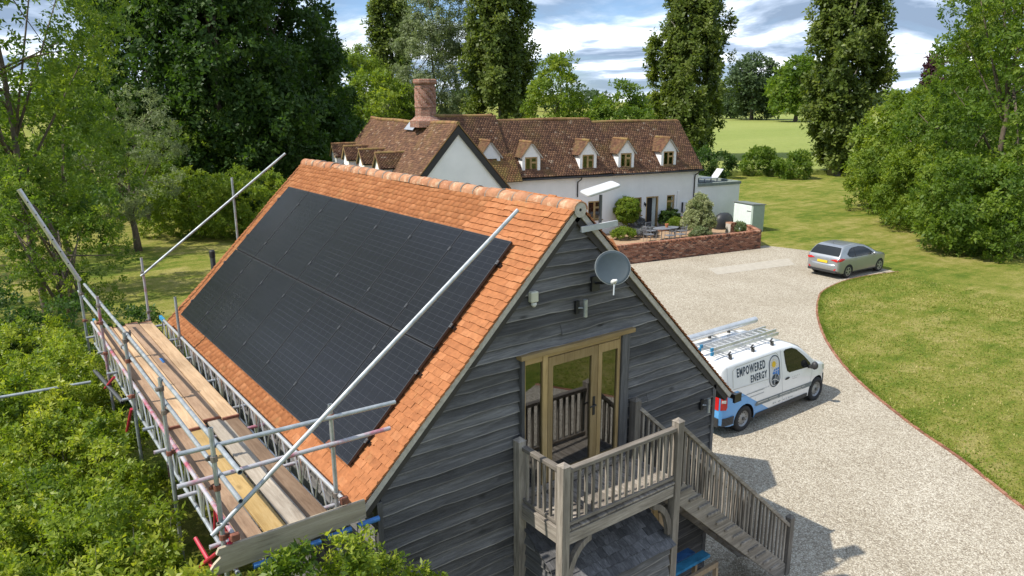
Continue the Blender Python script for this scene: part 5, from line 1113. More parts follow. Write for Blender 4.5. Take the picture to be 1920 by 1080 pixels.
vpatch('side_window', CB, swl, 'gutter_black', car, .004); vpatch('window_glass', CB, [(x*.95+1.55*.05, z*.92+1.15*.08) for x, z in swl], 'window_dark', car, .008); vline('window_pillar', CB, [(1.22, .955), (1.20, 1.375)], 'gutter_black', car, .05, .011)
m = MB(); xs_ = list(np.linspace(.095, .43, 7))
for i, x in enumerate(xs_[:-1]):
    for j0, j1 in (((15.6, 15.3, 15.1, 15.1, 15.3, 15.7, 16)[i], 16), (16, 17), (17, 18)):
        for sd in (-1, 1): a, b_ = x, xs_[i+1]; up = np.array((-.006, 0, .006)); jb = j0 if j0 >= 16 else (15.6, 15.3, 15.1, 15.1, 15.3, 15.7, 16)[i+1]; m.quad(CB.pt(a, j0, sd)+up, CB.pt(b_, jb, sd)+up, CB.pt(b_, j1, sd)+up, CB.pt(a, j1, sd)+up)
m.build('rear_window', 'window_dark', car, local=True)
m = MB(); xs_ = list(np.linspace(2.35, 2.98, 7))
for i, x in enumerate(xs_[:-1]):
    for j0, j1 in ((14.5, 16), (16, 17), (17, 18)):
        for sd in (-1, 1): a, b_ = x, xs_[i+1]; up = np.array((.004, 0, .006)); m.quad(CB.pt(a, j0, sd)+up, CB.pt(b_, j0, sd)+up, CB.pt(b_, j1, sd)+up, CB.pt(a, j1, sd)+up)
m.build('windscreen', 'window_dark', car, local=True)
for sd in (-1, 1):
    m = MB(); m.add(*CB.side_patch([(.03, .90), (.16, .98), (.36, .95), (.40, .91), (.20, .84), (.03, .82)], .008, side=sd)); m.prism([(sd*.40, .865), (sd*.74, .80), (sd*.785, .90), (sd*.62, .925)], (-.022, 0, 0), (0, 1, 0), (0, 0, 1), .05); m.build('tail_light', 'tail_red', car, local=True)
    m = MB(); m.add([(-.012, sd*.60, .46), (-.012, sd*.71, .50), (-.012, sd*.68, .40), (-.012, sd*.58, .40)], [(0, 1, 2, 3)]); m.build('rear_reflector', 'tail_red', car, local=True)
m = MB(); m.box((-.028, -.26, .70), (-.012, .26, .81)); m.build('number_plate', 'plate_yellow', car, local=True)
m = MB(); v = []; f = []
for i, z in enumerate((.38, .44, .56, .64, .67)):
    for k in range(15): yy = -.80+1.6*k/14; v.append((-.055*(1 if 0 < i < 4 else .2)*(1-(abs(yy)/.80)**4)-.004+.10*(abs(yy)/.8)**6, yy, z))
for i in range(4):
    for k in range(14): a = i*15+k; f.append((a, a+1, a+16, a+15))
m.add(v, f); m.build('bumper_skin', 'car_silver', car, local=True, smooth=True)
m = MB(); m.box((-.03, -.74, .27), (.03, .74, .40)); m.build('rear_bumper', 'plastic_black', car, local=True, bevel=.02)
m = MB(); m.tube((.72, -.05, 1.44), (.55, -.05, 1.60), .006, n=6); m.build('aerial', 'plastic_black', car, local=True)
m = MB(); m.lathe([(0, -.07), (.05, -.065), (.075, 0), (.05, .06), (0, .07)], (2.50, -.98, 1.0), (1, 0, 0), 12); m.beam((2.50, -.84, .96), (2.50, -.95, .97), .06, .04); m.build('mirror', 'car_silver', car, local=True, smooth=True)
vpatch('door_handle', CB, [(1.38, .84), (1.55, .84), (1.55, .87), (1.38, .87)], 'lamp_clear', car, .012)
vline('door_gap', CB, [(1.25, .95), (1.28, .60), (1.24, .28)], 'grey_print', car, .009); vline('door_gap', CB, [(2.62, .95), (2.60, .28)], 'grey_print', car, .009); vline('sill_line', CB, [(1.10, .26), (2.88, .26)], 'plastic_black', car, .06, .006)
for wx in (.75, 3.24):
    for sd in (-1, 1): wheel(car, wx, sd*.77, .315, .195, sd, 'alloy', True)

# ------------------------------------------------------------------ garden wall, patio and shed
def brick_run(root, A, B, h, thick, z0=0.0, limit=0, cap=True):
    """bricks of a wall from A to B: returns arrays of (matrix) for stretcher courses"""
    A = np.array(A, float); B = np.array(B, float); L = np.linalg.norm(B-A); e = (B-A)/L; ang = math.atan2(e[1], e[0]); out = []
    n = int(round((h-(.11 if cap else 0))/.075))
    for k in range(n):
        x = -.1125*(k % 2)
        while x < L-.02:
            a, b_ = max(x, 0), min(x+.225, L)
            if b_-a > .04: out.append((A+e*(a+b_)/2, z0+.0375+k*.075, b_-a-.010, .065, thick, ang))
            x += .225
    if cap:
        x = 0
        while x < L-.02: out.append((A+e*(x+.0375), z0+n*.075+.055, .065, .105, thick+.03, ang)); x += .075
    return out, n
def brick_wall(name, label, runs, thick=.215, nobj=300):
    root = thing(name, label, 'wall', (runs[0][0][0], runs[0][0][1], 0)); alln = []
    core = MB()
    for A, B, h in runs:
        o, n = brick_run(root, A, B, h, thick); alln += o
        A = np.array((*A, 0.)); B = np.array((*B, 0.)); core.beam(A+np.array((0, 0, (h-.08)/2)), B+np.array((0, 0, (h-.08)/2)), thick-.024, h-.09)
    c_ = core.build('mortar', 'mortar', root)
    unit = MB().box((-.5, -.5, -.5), (.5, .5, .5)).mesh('brick', 'brick')
    mats_ = []
    for p, z, l, hh, t, a in alln: mats_.append(Matrix.Translation((p[0], p[1], z)) @ Matrix.Rotation(a+rng.normal(0, .004), 4, 'Z') @ Matrix.Diagonal((l, t+rng.normal(0, .003), hh, 1)))
    d = [((M_.translation-CAMP).length) for M_ in mats_]; od = np.argsort(d)
    for i in od[:nobj]: link('brick', unit, c_, mw=mats_[i])
    if len(od) > nobj:
        U = np.array([(x, y, z, 1) for x in (-.5, .5) for y in (-.5, .5) for z in (-.5, .5)]); V = np.array([(np.array(mats_[i]) @ U.T).T[:, :3] for i in od[nobj:]])
        tag(mass('brick_rest', V, BOXF, 'brick', c_, rng.random(len(V))), kind='stuff')
    return root
brick_wall('garden_wall', 'low red brick wall between gravel drive and patio', [((17.2, 19.05), (28.66, 17.0), 1.0), ((28.72, 17.12), (29.75, 18.55), 1.0)])
brick_wall('bed_wall', 'small raised brick planter wall against the white cottage', [(tuple(W(1.75, -.9))[:2], tuple(W(1.75, -.05))[:2], .8), (tuple(W(1.86, -.9))[:2], tuple(W(3.6, -.9))[:2], .78)], nobj=200)
brick_wall('brick_pier', 'short square brick pier near the mint shed', [(tuple(W(3.05, -3.5))[:2], tuple(W(3.5, -3.5))[:2], .72)], thick=.44, nobj=100)
shed = thing('garden_shed', 'narrow pale mint garden shed beside the lawn', 'shed', (32.4, 20.2, 0), R(-10))
m = MB(); m.add([(0, 0, 0), (.95, 0, 0), (.95, 1.65, 0), (0, 1.65, 0), (0, 0, 1.72), (.95, 0, 1.66), (.95, 1.65, 1.66), (0, 1.65, 1.72)], [(0, 1, 5, 4), (1, 2, 6, 5), (2, 3, 7, 6), (3, 0, 4, 7)]); sw = m.build('wall', 'mint_shaded', shed, local=True)  # walls in a darker green than the door: shade put into the colour
for k in range(11):
    m = MB(); m.box((.0+k*.0865, -.012, .02), (.0+k*.0865+.082, 0, 1.66)); m.build('plank', 'mint_shaded', sw, local=True)
m = MB(); m.box((-.03, .08, .06), (-.001, 1.58, 1.66)); sd_ = m.build('door', 'mint_paint', shed, local=True)
for k in range(9):
    m = MB(); m.box((-.042, .10+k*.163, .09), (-.03, .10+k*.163+.157, 1.63)); m.build('plank', 'mint_paint', sd_, local=True)
for z in (.45, 1.3): m = MB(); m.box((-.052, .12, z-.02), (-.042, .46, z+.02)); m.build('hinge', 'black_paint', sd_, local=True)
m = MB(); m.add([(-.08, -.06, 1.735), (1.02, -.06, 1.665), (1.02, 1.72, 1.665), (-.08, 1.72, 1.735), (-.08, -.06, 1.775), (1.02, -.06, 1.705), (1.02, 1.72, 1.705), (-.08, 1.72, 1.775)], [(0, 3, 2, 1), (4, 5, 6, 7), (0, 1, 5, 4), (1, 2, 6, 5), (2, 3, 7, 6), (3, 0, 4, 7)]); m.build('roof', 'roof_felt', shed, local=True)
bq = thing('covered_barbecue', 'black domed cover standing beside the mint shed', 'barbecue cover', tuple(W(4.15, -1.9)), R(-10))
m = MB(); m.lathe([(.62, 0), (.64, .3), (.60, .65), (.48, .88), (.28, 1.0), (0, 1.04)], (0, 0, 0), (0, 0, 1), 20); o = m.build('cover', 'cover_black', bq, local=True, smooth=True); o.matrix_basis = Matrix.Diagonal((1.1, .7, 1, 1))
# patio table and chairs
tb = thing('patio_table', 'oval grey metal table on the patio behind the brick wall', 'table', tuple(W(-1.55, -3.3)), R(-10))
m = MB(); m.lathe([(0, .70), (.5, .70), (.5, .73), (0, .735)], (0, 0, 0), (0, 0, 1), 28); o = m.build('table_top', 'furniture_grey', tb, local=True); o.matrix_basis = Matrix.Diagonal((1.75, .95, 1, 1))
for x in (-.5, .5):
    for y in (-.25, .25): m = MB(); m.tube((x, y, 0), (x*.9, y*.9, .70), .022, n=8); m.build('leg', 'furniture_grey', tb, local=True)
def chair(u, v, rz, lab):
    c_ = thing('patio_chair', lab, 'chair', tuple(W(u, v)), R(-10)+rz, 'grey chairs round the patio table')
    m = MB(); m.box((-.24, -.24, .42), (.24, .24, .45)); m.build('seat', 'furniture_grey', c_, local=True)
    m = MB(); m.path([(-.22, .24, .44), (-.22, .30, .90), (.22, .30, .90), (.22, .24, .44)], .015, 6); bk = m.build('backrest', 'furniture_grey', c_, local=True)
    for k in range(5): m = MB(); m.tube((-.15+k*.075, .245, .45), (-.15+k*.075, .30, .89), .009, n=6); m.build('back_slat', 'furniture_grey', bk, local=True)
    for x in (-.21, .21):
        for y in (-.21, .22): m = MB(); m.tube((x*1.1, y*1.1, 0), (x, y, .42), .014, n=6); m.build('leg', 'furniture_grey', c_, local=True)
        m = MB(); m.path([(x, -.2, .43), (x, -.2, .66), (x, .26, .66)], .013, 6); m.build('arm', 'furniture_grey', c_, local=True)
chair(-2.75, -3.3, R(80), 'grey metal patio chair at the left end of the oval table'); chair(-1.9, -4.15, R(175), 'grey metal patio chair on the near side of the table, left one'); chair(-1.1, -4.1, R(185), 'grey metal patio chair on the near side of the table, right one'); chair(-.35, -3.2, R(-95), 'grey metal patio chair at the right end of the oval table'); chair(-1.9, -2.4, R(5), 'grey metal patio chair on the cottage side of the table')
pt = thing('flower_pot', 'small terracotta pot on the oval patio table', 'pot', tuple(W(-1.45, -3.25, .735)))
m = MB(); m.lathe([(0, 0), (.075, 0), (.10, .17), (.115, .17), (.115, .21), (.09, .21), (.08, .15), (0, .15)], tuple(W(-1.45, -3.25, .735)), (0, 0, 1), 16); m.build('pot', 'terracotta', pt)

# ------------------------------------------------------------------ vegetation
def spray_templates(k, nleaf, spread, width, droop=0.0):
    out = []
    for _ in range(k):
        L = []
        for i in range(nleaf):
            q = (i+.6)/nleaf; az = i*2.4+rng.uniform(-.5, .5); el = rng.uniform(.1, .9)*spread
            d = np.array((math.cos(az)*math.cos(el), math.sin(az)*math.cos(el), math.sin(el)-droop)); d /= np.linalg.norm(d)
            side = np.cross(d, (0, 0, 1)); side /= np.linalg.norm(side)+1e-9; nrm = np.cross(side, d)
            o = np.array((0, 0, q*1.5-.4)) + d*.18; ln = rng.uniform(.75, 1.2); w = width*rng.uniform(.8, 1.15)
            roll = rng.uniform(-.7, .7); side = side*math.cos(roll)+nrm*math.sin(roll); nrm = np.cross(side, d)
            L += [o, o+d*ln*.45+side*w/2+nrm*.10, o+d*ln, o+d*ln*.45-side*w/2+nrm*.10]
        out.append(L)
    return np.array(out)
TPL = spray_templates(8, 8, 1.0, .62); TPL_W = spray_templates(8, 10, .9, .30, .9); TPL_N = spray_templates(8, 9, 1.0, .50)
def leaves(C, N, size, mat, name, parent, tone, tpl=TPL, kind=None):
    """sprays at points C pointing along N"""
    n = len(C); N = N + rng.normal(0, .35, N.shape); N /= np.linalg.norm(N, axis=1)[:, None]
    a = rng.normal(size=(n, 3)); s = np.cross(N, a); s /= np.linalg.norm(s, axis=1)[:, None]; u = np.cross(N, s)
    T = tpl[rng.integers(0, len(tpl), n)]; k = T.shape[1]; sz = size*1.16*np.exp(np.clip(rng.normal(0, .26, n), -.6, .42))
    V = C[:, None, :] + (T[..., 0:1]*s[:, None, :] + T[..., 1:2]*u[:, None, :] + T[..., 2:3]*N[:, None, :])*sz[:, None, None]
    V = V.reshape(n*(k//4), 4, 3); V[..., 2] = np.maximum(V[..., 2], .02)
    r = np.clip(np.repeat(tone, k//4) + rng.normal(0, .13, n*(k//4)), 0, .999)
    return mass(name, V, [(0, 1, 2, 3)], mat, parent, r)
def clumps(ells, n, rc, inner=.25, low=-.55):
    """clump centres spread over the skin of a set of ellipsoids"""
    ells = np.array(ells, float); w = (ells[:, 3]*ells[:, 4]+ells[:, 3]*ells[:, 5])**.9; w /= w.sum(); out = []; rr = []
    while len(out) < n:
        e = ells[rng.choice(len(ells), p=w)]; d = rng.normal(size=3); d /= np.linalg.norm(d)
        if d[2] < low: continue
        q = rng.uniform(.35, .75) if rng.random() < inner else rng.uniform(.80, 1.0)
        p = e[:3]+d*e[3:]*q
        if any(np.sum(((p-g[:3])/g[3:])**2) < .42 for g in ells if g is not e) and rng.random() < .8: continue
        out.append(p); rr.append(rc*rng.uniform(.6, 1.35))
    return np.array(out), np.array(rr)
def foliage(Cc, rc, ctr, per, size, mat, name, parent, tpl=TPL, up=.35, flat=.8, tvar=.17, kind=None):
    n = len(Cc); d = rng.normal(size=(n, per, 3)); d /= np.linalg.norm(d, axis=2)[..., None]
    outd = Cc-ctr; outd /= np.linalg.norm(outd, axis=1)[:, None]+1e-9
    d = d + outd[:, None, :]*.55 + np.array((0, 0, up)); d /= np.linalg.norm(d, axis=2)[..., None]
    q = rng.uniform(.55, 1.0, (n, per, 1)); P = Cc[:, None, :] + d*q*rc[:, None, None]*np.array((1, 1, flat))
    tone = np.clip(.5 + rng.normal(0, tvar, (n, 1)) + rng.normal(0, .06, (n, per)), .02, .98)
    return leaves(P.reshape(-1, 3), d.reshape(-1, 3), size, mat, name, parent, tone.reshape(-1), tpl)
def bole(base, top, r, tips, parent, mat='bark', wob=.3):
    m = MB(); b = np.array(base, float); t = np.array(top, float); n = 7
    pts = [b+(t-b)*k/n+np.array((rng.normal(0, wob), rng.normal(0, wob), 0))*(0 if k == 0 else k/n) for k in range(n+1)]
    m.path(pts, [r*(1.25 if k == 0 else 1)*(1-.82*k/n) for k in range(n+1)], 10); o = m.build('trunk', mat, parent, smooth=True)
    m = MB()
    for p in tips:
        k = rng.uniform(.25, .8); s = b+(t-b)*k; s2 = s*.5+p*.5+np.array((0, 0, .1*np.linalg.norm(p-s)*rng.uniform(-.5, 1))); rr = r*(1-.8*k)*.55
        m.path([s, s2, p], [rr, rr*.6, rr*.2], 6)
    m.build('limb', mat, o, smooth=True)
_pn = np.array(_fw), np.array(_r), np.array(_u); _C = np.array(CAMP)
def aim(px, D, py=186.0):
    d = _pn[0]*1382.23+_pn[1]*(px-960)-_pn[2]*(py-540); h = math.hypot(d[0], d[1]); return _C+d*(D/h)
def at(px, D): p = aim(px, D); return np.array((p[0], p[1], 0.0))
def tree(name, label, base, ells, nc, rc, per, size, mat, trunk_r=.3, tpl=TPL, group=None, bark='bark', cat='tree', inner=.25, low=-.55, up=.35, flat=.8, tvar=.17, limbs=14):
    """ells: ellipsoids relative to the base"""
    base = np.array(base, float); E_ = [(*(base+np.array(e[:3])), *e[3:]) for e in ells]; t = thing(name, label, cat, tuple(base), 0, group)
    Cc, rr = clumps(E_, nc, rc, inner, low); ctr = np.mean([np.array(e[:3]) for e in E_], axis=0)
    foliage(Cc, rr, ctr, per, size, mat, 'crown', t, tpl, up, flat, tvar)
    if trunk_r:
        top = np.array((ctr[0], ctr[1], max(e[2]+e[5]*.5 for e in E_))); ii = rng.choice(len(Cc), min(limbs, len(Cc)), replace=False); bole(base, top, trunk_r, Cc[ii], t, bark)
    return t
def s3(px, D): return px*D/1427.0                       # pixels to metres at distance D
def poplar(label, px, D, H, prof, nc, per, size, mat='leaf_poplar'):
    """columnar tree; prof: list of (z, radius)"""
    b = at(px, D); t = thing('poplar_tree', label, 'tree', tuple(b), 0, 'tall poplars behind the cottage'); zs, rs = zip(*prof)
    nl = 15; la = rng.uniform(0, 6.28)+np.arange(nl)*2.4; lf = rng.uniform(.55, 1.12, nl); lz0 = rng.uniform(0, .35, nl)*H; lz1 = np.minimum(H, lz0+rng.uniform(.35, .75, nl)*H); lz0[:5] = zs[0]; lz1[-4:] = H
    li = rng.integers(0, nl, nc); q_ = rng.random(nc); z = np.clip(lz0[li]+(lz1-lz0)[li]*q_, zs[0], zs[-1]); rr = np.interp(z, zs, rs)
    core = rng.random(nc) < .30; z = np.where(core, rng.uniform(zs[0], zs[-1]*.96, nc), z); rr = np.interp(z, zs, rs)
    a = np.where(core, rng.uniform(0, 6.28, nc), la[li]+rng.normal(0, .16, nc)+.25*np.sin(z*.3+li)); q = np.where(core, rng.uniform(.2, .85, nc), lf[li]*rng.uniform(.75, 1.12, nc))
    Cc = np.stack([b[0]+np.cos(a)*rr*q, b[1]+np.sin(a)*rr*q, z], 1); rc = rng.uniform(.45, 1.1, nc)
    n = len(Cc); d = rng.normal(size=(n, per, 3))*np.array((1, 1, .8)); d /= np.linalg.norm(d, axis=2)[..., None]; o = np.stack([np.cos(a), np.sin(a), np.full(n, .9)], 1)
    P = Cc[:, None, :]+d*rng.uniform(.4, 1, (n, per, 1))*rc[:, None, None]*np.array((.75, .75, 1.6)); N = d*.6+o[:, None, :]
    tone = np.clip(.5+rng.normal(0, .17, (n, 1))+rng.normal(0, .06, (n, per)), 0, 1); leaves(P.reshape(-1, 3), N.reshape(-1, 3), size, mat, 'crown', t, tone.reshape(-1))
    tips = [np.array((b[0]+math.cos(q_)*r_*.75, b[1]+math.sin(q_)*r_*.75, z_+3)) for q_, r_, z_ in zip(rng.uniform(0, 6.28, 16), np.interp(np.linspace(5, H*.75, 16), zs, rs), np.linspace(5, H*.75, 16))]
    bole(b, (b[0], b[1], H*.95), .55, tips, t, 'bark_grey'); return t
DENS = 0.64
def nn(k): return max(8, int(k*DENS))
poplar('broad poplar standing at the edge of the field, right of the cottage', 1578, 87, 27, [(.8, .9), (3, 1.7), (6, 3.2), (10, 3.7), (14, 3.5), (18, 2.8), (23, 2.0), (27, .5)], nn(900), 13, .33)
poplar('tall poplar rising just behind the right end of the cottage', 1290, 100, 30, [(.8, 2.2), (4, 3.8), (8, 4.6), (13, 4.4), (18, 3.6), (24, 2.4), (30, .6)], nn(950), 13, .36)
poplar('dark poplar behind the middle of the cottage roof', 942, 82, 29, [(.8, 2.4), (5, 3.4), (10, 3.4), (16, 2.9), (22, 2.0), (29, .6)], nn(800), 13, .33, 'leaf_poplar')
poplar('distant slim poplar left of the silvery willow', 735, 125, 34, [(1, 2.0), (9, 2.6), (16, 2.8), (22, 2.6), (28, 1.9), (34, .6)], nn(480), 12, .46)
# left: the big dark trees
def rt(px, D, H, ells, label, nc, rc, per, size, mat, **k):
    k.setdefault('low', -1.0 if k.get('trunk_r') == 0 or D < 70 else -.6); return tree(k.pop('name', 'broadleaf_tree'), label, at(px, D), ells, nn(nc), rc, per, size, mat, **k)
GB = 'dark trees behind the left lawn'
rt(290, 62, 24, [(0, 0, 9, 5.5, 5.5, 7), (1, 0, 16, 5.2, 5.2, 6.5), (-3, -1, 6, 4, 4, 5)], 'left one of the big dark trees behind the lawn', 480, 1.25, 28, .26, 'leaf_dark', inner=.4, trunk_r=.24, group=GB)
rt(400, 57, 24, [(0, 0, 10, 5.6, 5.6, 7), (0, 0, 17, 5.0, 5.0, 6), (2, -2, 5, 4.6, 4.6, 4.8)], 'middle one of the big dark trees behind the lawn', 500, 1.25, 28, .25, 'leaf_dark', inner=.4, trunk_r=.24, group=GB)
rt(503, 63, 24, [(0, 0, 11, 5.2, 5.2, 7), (-.5, 0, 18, 4.4, 4.4, 6), (1.5, -1.5, 5, 4.4, 4.4, 5)], 'tall dark tree beside the far end of the barn roof', 500, 1.25, 28, .26, 'leaf_dark', inner=.4, trunk_r=.24, group=GB)
rt(583, 68, 16, [(0, 0, 8, 3.3, 3.3, 5.4), (.5, -1, 4, 2.9, 2.9, 4)], 'lower dark tree at the right end of the dark group', 260, 1.1, 26, .23, 'leaf_dark', trunk_r=.4, group=GB)
rt(330, 53, 6, [(0, 0, 3.2, 2.6, 2.6, 2.8)], 'bright green shrub under the big dark trees', 90, .8, 22, .15, 'leaf_mid', trunk_r=.12, group=GB, name='shrub', cat='shrub')
# left edge: light airy trees
rt(25, 27, 17, [(0, 0, 11, 3.0, 3.0, 4.2), (-1.5, 1, 14, 3.0, 3.0, 3.5), (.5, 0, 7.2, 2.3, 2.3, 3)], 'airy light green tree at the left edge of the picture', 330, .8, 20, .11, 'leaf_mid', trunk_r=.13, tpl=TPL_N, inner=.4, tvar=.22)
rt(95, 36, 12, [(0, 0, 6.2, 2.3, 2.3, 3.2), (-1.6, 0, 4.6, 2.0, 2.0, 2.4)], 'yellow-green small-leaved tree left of the dark trees', 200, .75, 22, .12, 'leaf_mid', trunk_r=.13, tpl=TPL_N, inner=.35, tvar=.22)
rt(222, 45, 8, [(0, 0, 4.6, 2.5, 2.5, 2.7), (.8, .3, 6.8, 1.6, 1.6, 1.8), (-1.5, 0, 3.2, 1.8, 1.8, 2.2)], 'grey-green bushy tree in front of the dark trees', 120, .7, 22, .13, 'leaf_grey', trunk_r=.18, tpl=TPL_W, up=.1, inner=.3)
rt(45, 24.5, 7, [(0, 0, 4.6, 1.9, 1.9, 1.9), (.8, .6, 3.4, 1.2, 1.2, 1.4)], 'green tree low at the left edge above the dark hedge', 110, .6, 22, .085, 'leaf_mid', trunk_r=.14, tpl=TPL_N, inner=.35, tvar=.22)
tree('broadleaf_tree', 'tree just outside the left edge shading the lawn', (-13.5, 27, 0), [(0, 0, 8, 3.6, 3.6, 4.4)], nn(110), .9, 20, .16, 'leaf_mid', .3)
tree('broadleaf_tree', 'second tree outside the left edge shading the far lawn', (-9.5, 38, 0), [(0, 0, 8.5, 4.0, 4.0, 5.0)], nn(120), .9, 20, .17, 'leaf_mid', .3)
rt(85, 19.5, 4, [(0, 0, 1.7, 1.9, 1.9, 1.9), (-1.6, 1, 1.8, 1.7, 1.7, 1.9), (1.2, 1.2, 1.2, 1.2, 1.2, 1.5)], 'dark bush between the bright hedge and the left trees', 130, .5, 24, .075, 'leaf_dark', trunk_r=0, name='bush', cat='bush')
HB_ = 'rounded bushes along the back of the left lawn'
for k, (px, D, w, h, mt, lab) in enumerate(((272, 49, 1.5, 3.4, 'leaf_lime', 'leftmost rounded bush at the back of the left lawn'), (325, 48, 1.7, 3.8, 'leaf_lime', 'second rounded bush at the back of the left lawn'), (385, 47, 1.7, 3.9, 'leaf_lime', 'third rounded bush at the back of the left lawn'), (432, 46, 1.6, 3.9, 'leaf_lime', 'bright rounded bush behind the upright scaffold tube'), (485, 48, 2.0, 3.6, 'leaf_lime', 'rightmost bright bush against the barn roof edge'))):
    rt(px, D, h, [(0, 0, h*.5, w, w*.9, h*.5), (w*.4, .4, h*.4, w*.7, w*.7, h*.4)], lab, 70, .5, 24, .115, mt, trunk_r=0, group=HB_, name='bush', cat='bush', tvar=.2)
# behind the cottage
rt(662, 112, 17, [(0, 0, 9, 3.8, 3.8, 7.2), (3, 0, 8, 3, 3, 6)], 'weeping yellow-green tree behind the left end of the cottage', 170, 1.2, 20, .34, 'leaf_lime', trunk_r=.3, tpl=TPL_W, up=-.4)
rt(700, 82, 11, [(0, 0, 5.5, 3.6, 3.6, 5.4), (3.2, 0, 5, 3, 3, 4.6), (-3, .5, 4.2, 2.6, 2.6, 4)], 'mid green tree behind the left end of the cottage roof', 170, 1.0, 20, .25, 'leaf_lime', trunk_r=.25)
rt(815, 88, 24, [(0, 0, 10, 4.2, 4.2, 8), (1, 0, 16, 3.8, 3.8, 7), (-2, 0, 6, 3.8, 3.8, 5)], 'silvery grey-green willow behind the chimney', 420, 1.2, 22, .28, 'leaf_grey', trunk_r=.25, tpl=TPL_W, up=.2)
rt(1040, 74, 12, [(0, 0, 7, 2.3, 2.3, 4.8), (.6, 0, 4.2, 2.4, 2.4, 3.6)], 'bright fresh green tree right of the dark poplar', 120, .95, 20, .23, 'leaf_lime', trunk_r=.2, tvar=.2)
rt(1160, 72, 9, [(0, 0, 5.0, 3.0, 3.0, 4.0), (-1.4, 0, 4.4, 2.2, 2.2, 3.6), (1.8, 0, 4, 2, 2, 3.6)], 'rounded green bush-like tree behind the dormers', 130, .9, 20, .23, 'leaf_mid', trunk_r=.2, tvar=.2)
# field edge and far trees
FG = 'oaks at the far side of the barley field'
rt(1412, 290, 24, [(0, 0, 13, 8, 8, 9.5), (-6, 0, 12, 5, 5, 7.5), (3, 0, 6, 8, 8, 6)], 'dark oak at the far side of the field', 200, 2.0, 14, .85, 'leaf_far', trunk_r=.7, group=FG)
rt(1495, 270, 22, [(0, 0, 11, 8, 8, 9), (6, 0, 9, 6, 6, 8), (-5, 0, 6, 5, 5, 6)], 'broad green oak at the far side of the field beside the poplar', 200, 2.0, 14, .85, 'leaf_mid', trunk_r=.7, group=FG)
rt(1372, 310, 12, [(0, 0, 5.5, 6, 5, 5.5)], 'low tree left of the dark oak across the field', 70, 1.8, 12, .85, 'leaf_far', trunk_r=.4, group=FG)
SG = 'round shrubs at the field edge'
rt(1434, 84, 3, [(0, 0, 1.4, 1.9, 1.6, 1.4)], 'left round shrub at the edge of the field', 60, .5, 20, .18, 'leaf_mid', trunk_r=0, group=SG, name='shrub', cat='shrub')
rt(1500, 82, 2.6, [(0, 0, 1.2, 1.7, 1.5, 1.3)], 'right round shrub at the edge of the field beside the poplar', 55, .5, 20, .18, 'leaf_mid', trunk_r=0, group=SG, name='shrub', cat='shrub')
rt(1345, 80, 3, [(0, 0, 1.4, 2.2, 1.8, 1.6), (-3, 0, 1.4, 2, 2, 1.6)], 'dark shrub behind the sun loungers', 80, .5, 20, .18, 'leaf_dark', trunk_r=0, group=SG, name='shrub', cat='shrub')
# right side
RG = 'trees along the right of the lawn'
rt(1710, 63, 9, [(0, 0, 4.6, 2.9, 2.9, 3.8), (-2.0, -.5, 3.0, 2.0, 2.0, 2.6), (1.9, 0, 5, 2.3, 2.3, 3.5)], 'yellow-green tree right of the broad poplar', 230, .9, 24, .20, 'leaf_lime', trunk_r=.25, group=RG, tvar=.2)
rt(1805, 57, 11, [(0, 0, 5.2, 3.4, 3.4, 4.6), (1, 0, 7.6, 2.2, 2.2, 2.6)], 'green tree in the middle of the right-hand trees', 210, 1.0, 22, .185, 'leaf_mid', trunk_r=.3, group=RG, tvar=.2)
rt(1895, 50, 20, [(0, 0, 8, 3.8, 3.8, 6), (0, 0, 14, 3.4, 3.4, 5)], 'tall green tree at the right edge of the picture', 330, 1.0, 22, .165, 'leaf_mid', trunk_r=.18, group=RG, tvar=.2)
rt(1880, 66, 22, [(0, 0, 14, 2.8, 2.8, 7), (-1, 0, 7, 3.0, 3.0, 6), (1, 0, 11, 3, 3, 5)], 'tallest tree at the upper right corner', 200, 1.1, 24, .21, 'leaf_poplar', trunk_r=.18, group=RG)
for k, (px, D, lab) in enumerate(((1672, 60, 'low leafy shrub at the foot of the yellow-green tree'), (1745, 53, 'low leafy shrub in the middle of the right-hand trees'), (1830, 46, 'low leafy shrub overhanging the lawn at the right'), (1912, 45, 'low leafy shrub at the right edge of the picture'))):
    rt(px, D, 5, [(0, 0, 2.3, 2.5, 2.2, 2.4), (1.6, .8, 2.6, 2, 2, 2.4)], lab, 110, .75, 22, .155, 'leaf_mid' if k > 1 else 'leaf_lime', trunk_r=0, group='low shrubs along the right lawn', name='shrub', cat='shrub', tvar=.2)
rt(1768, 120, 15, [(0, 0, 10, 2.2, 2.2, 4)], 'small purple-leaved tree top behind the right-hand trees', 60, .9, 18, .36, 'leaf_purple', trunk_r=.2)
# distant woodland on the horizon
W_c = []; W_r = []
for k in range(230):
    px = rng.uniform(-500, 2500); D = rng.uniform(480, 800); p = at(px, D); h = rng.uniform(5, 13)*(.7+.5*math.sin(px*.013)**2); W_c.append((p[0], p[1], h*.6)); W_r.append(h*.7)
t = foliage(np.array(W_c), np.array(W_r), np.array((300, 400, -40.)), 20, 2.6, 'leaf_far', 'distant_woodland', None, flat=.75); tag(t, 'line of distant woodland on the horizon, haze put into its leaf colour', 'woodland', kind='stuff')
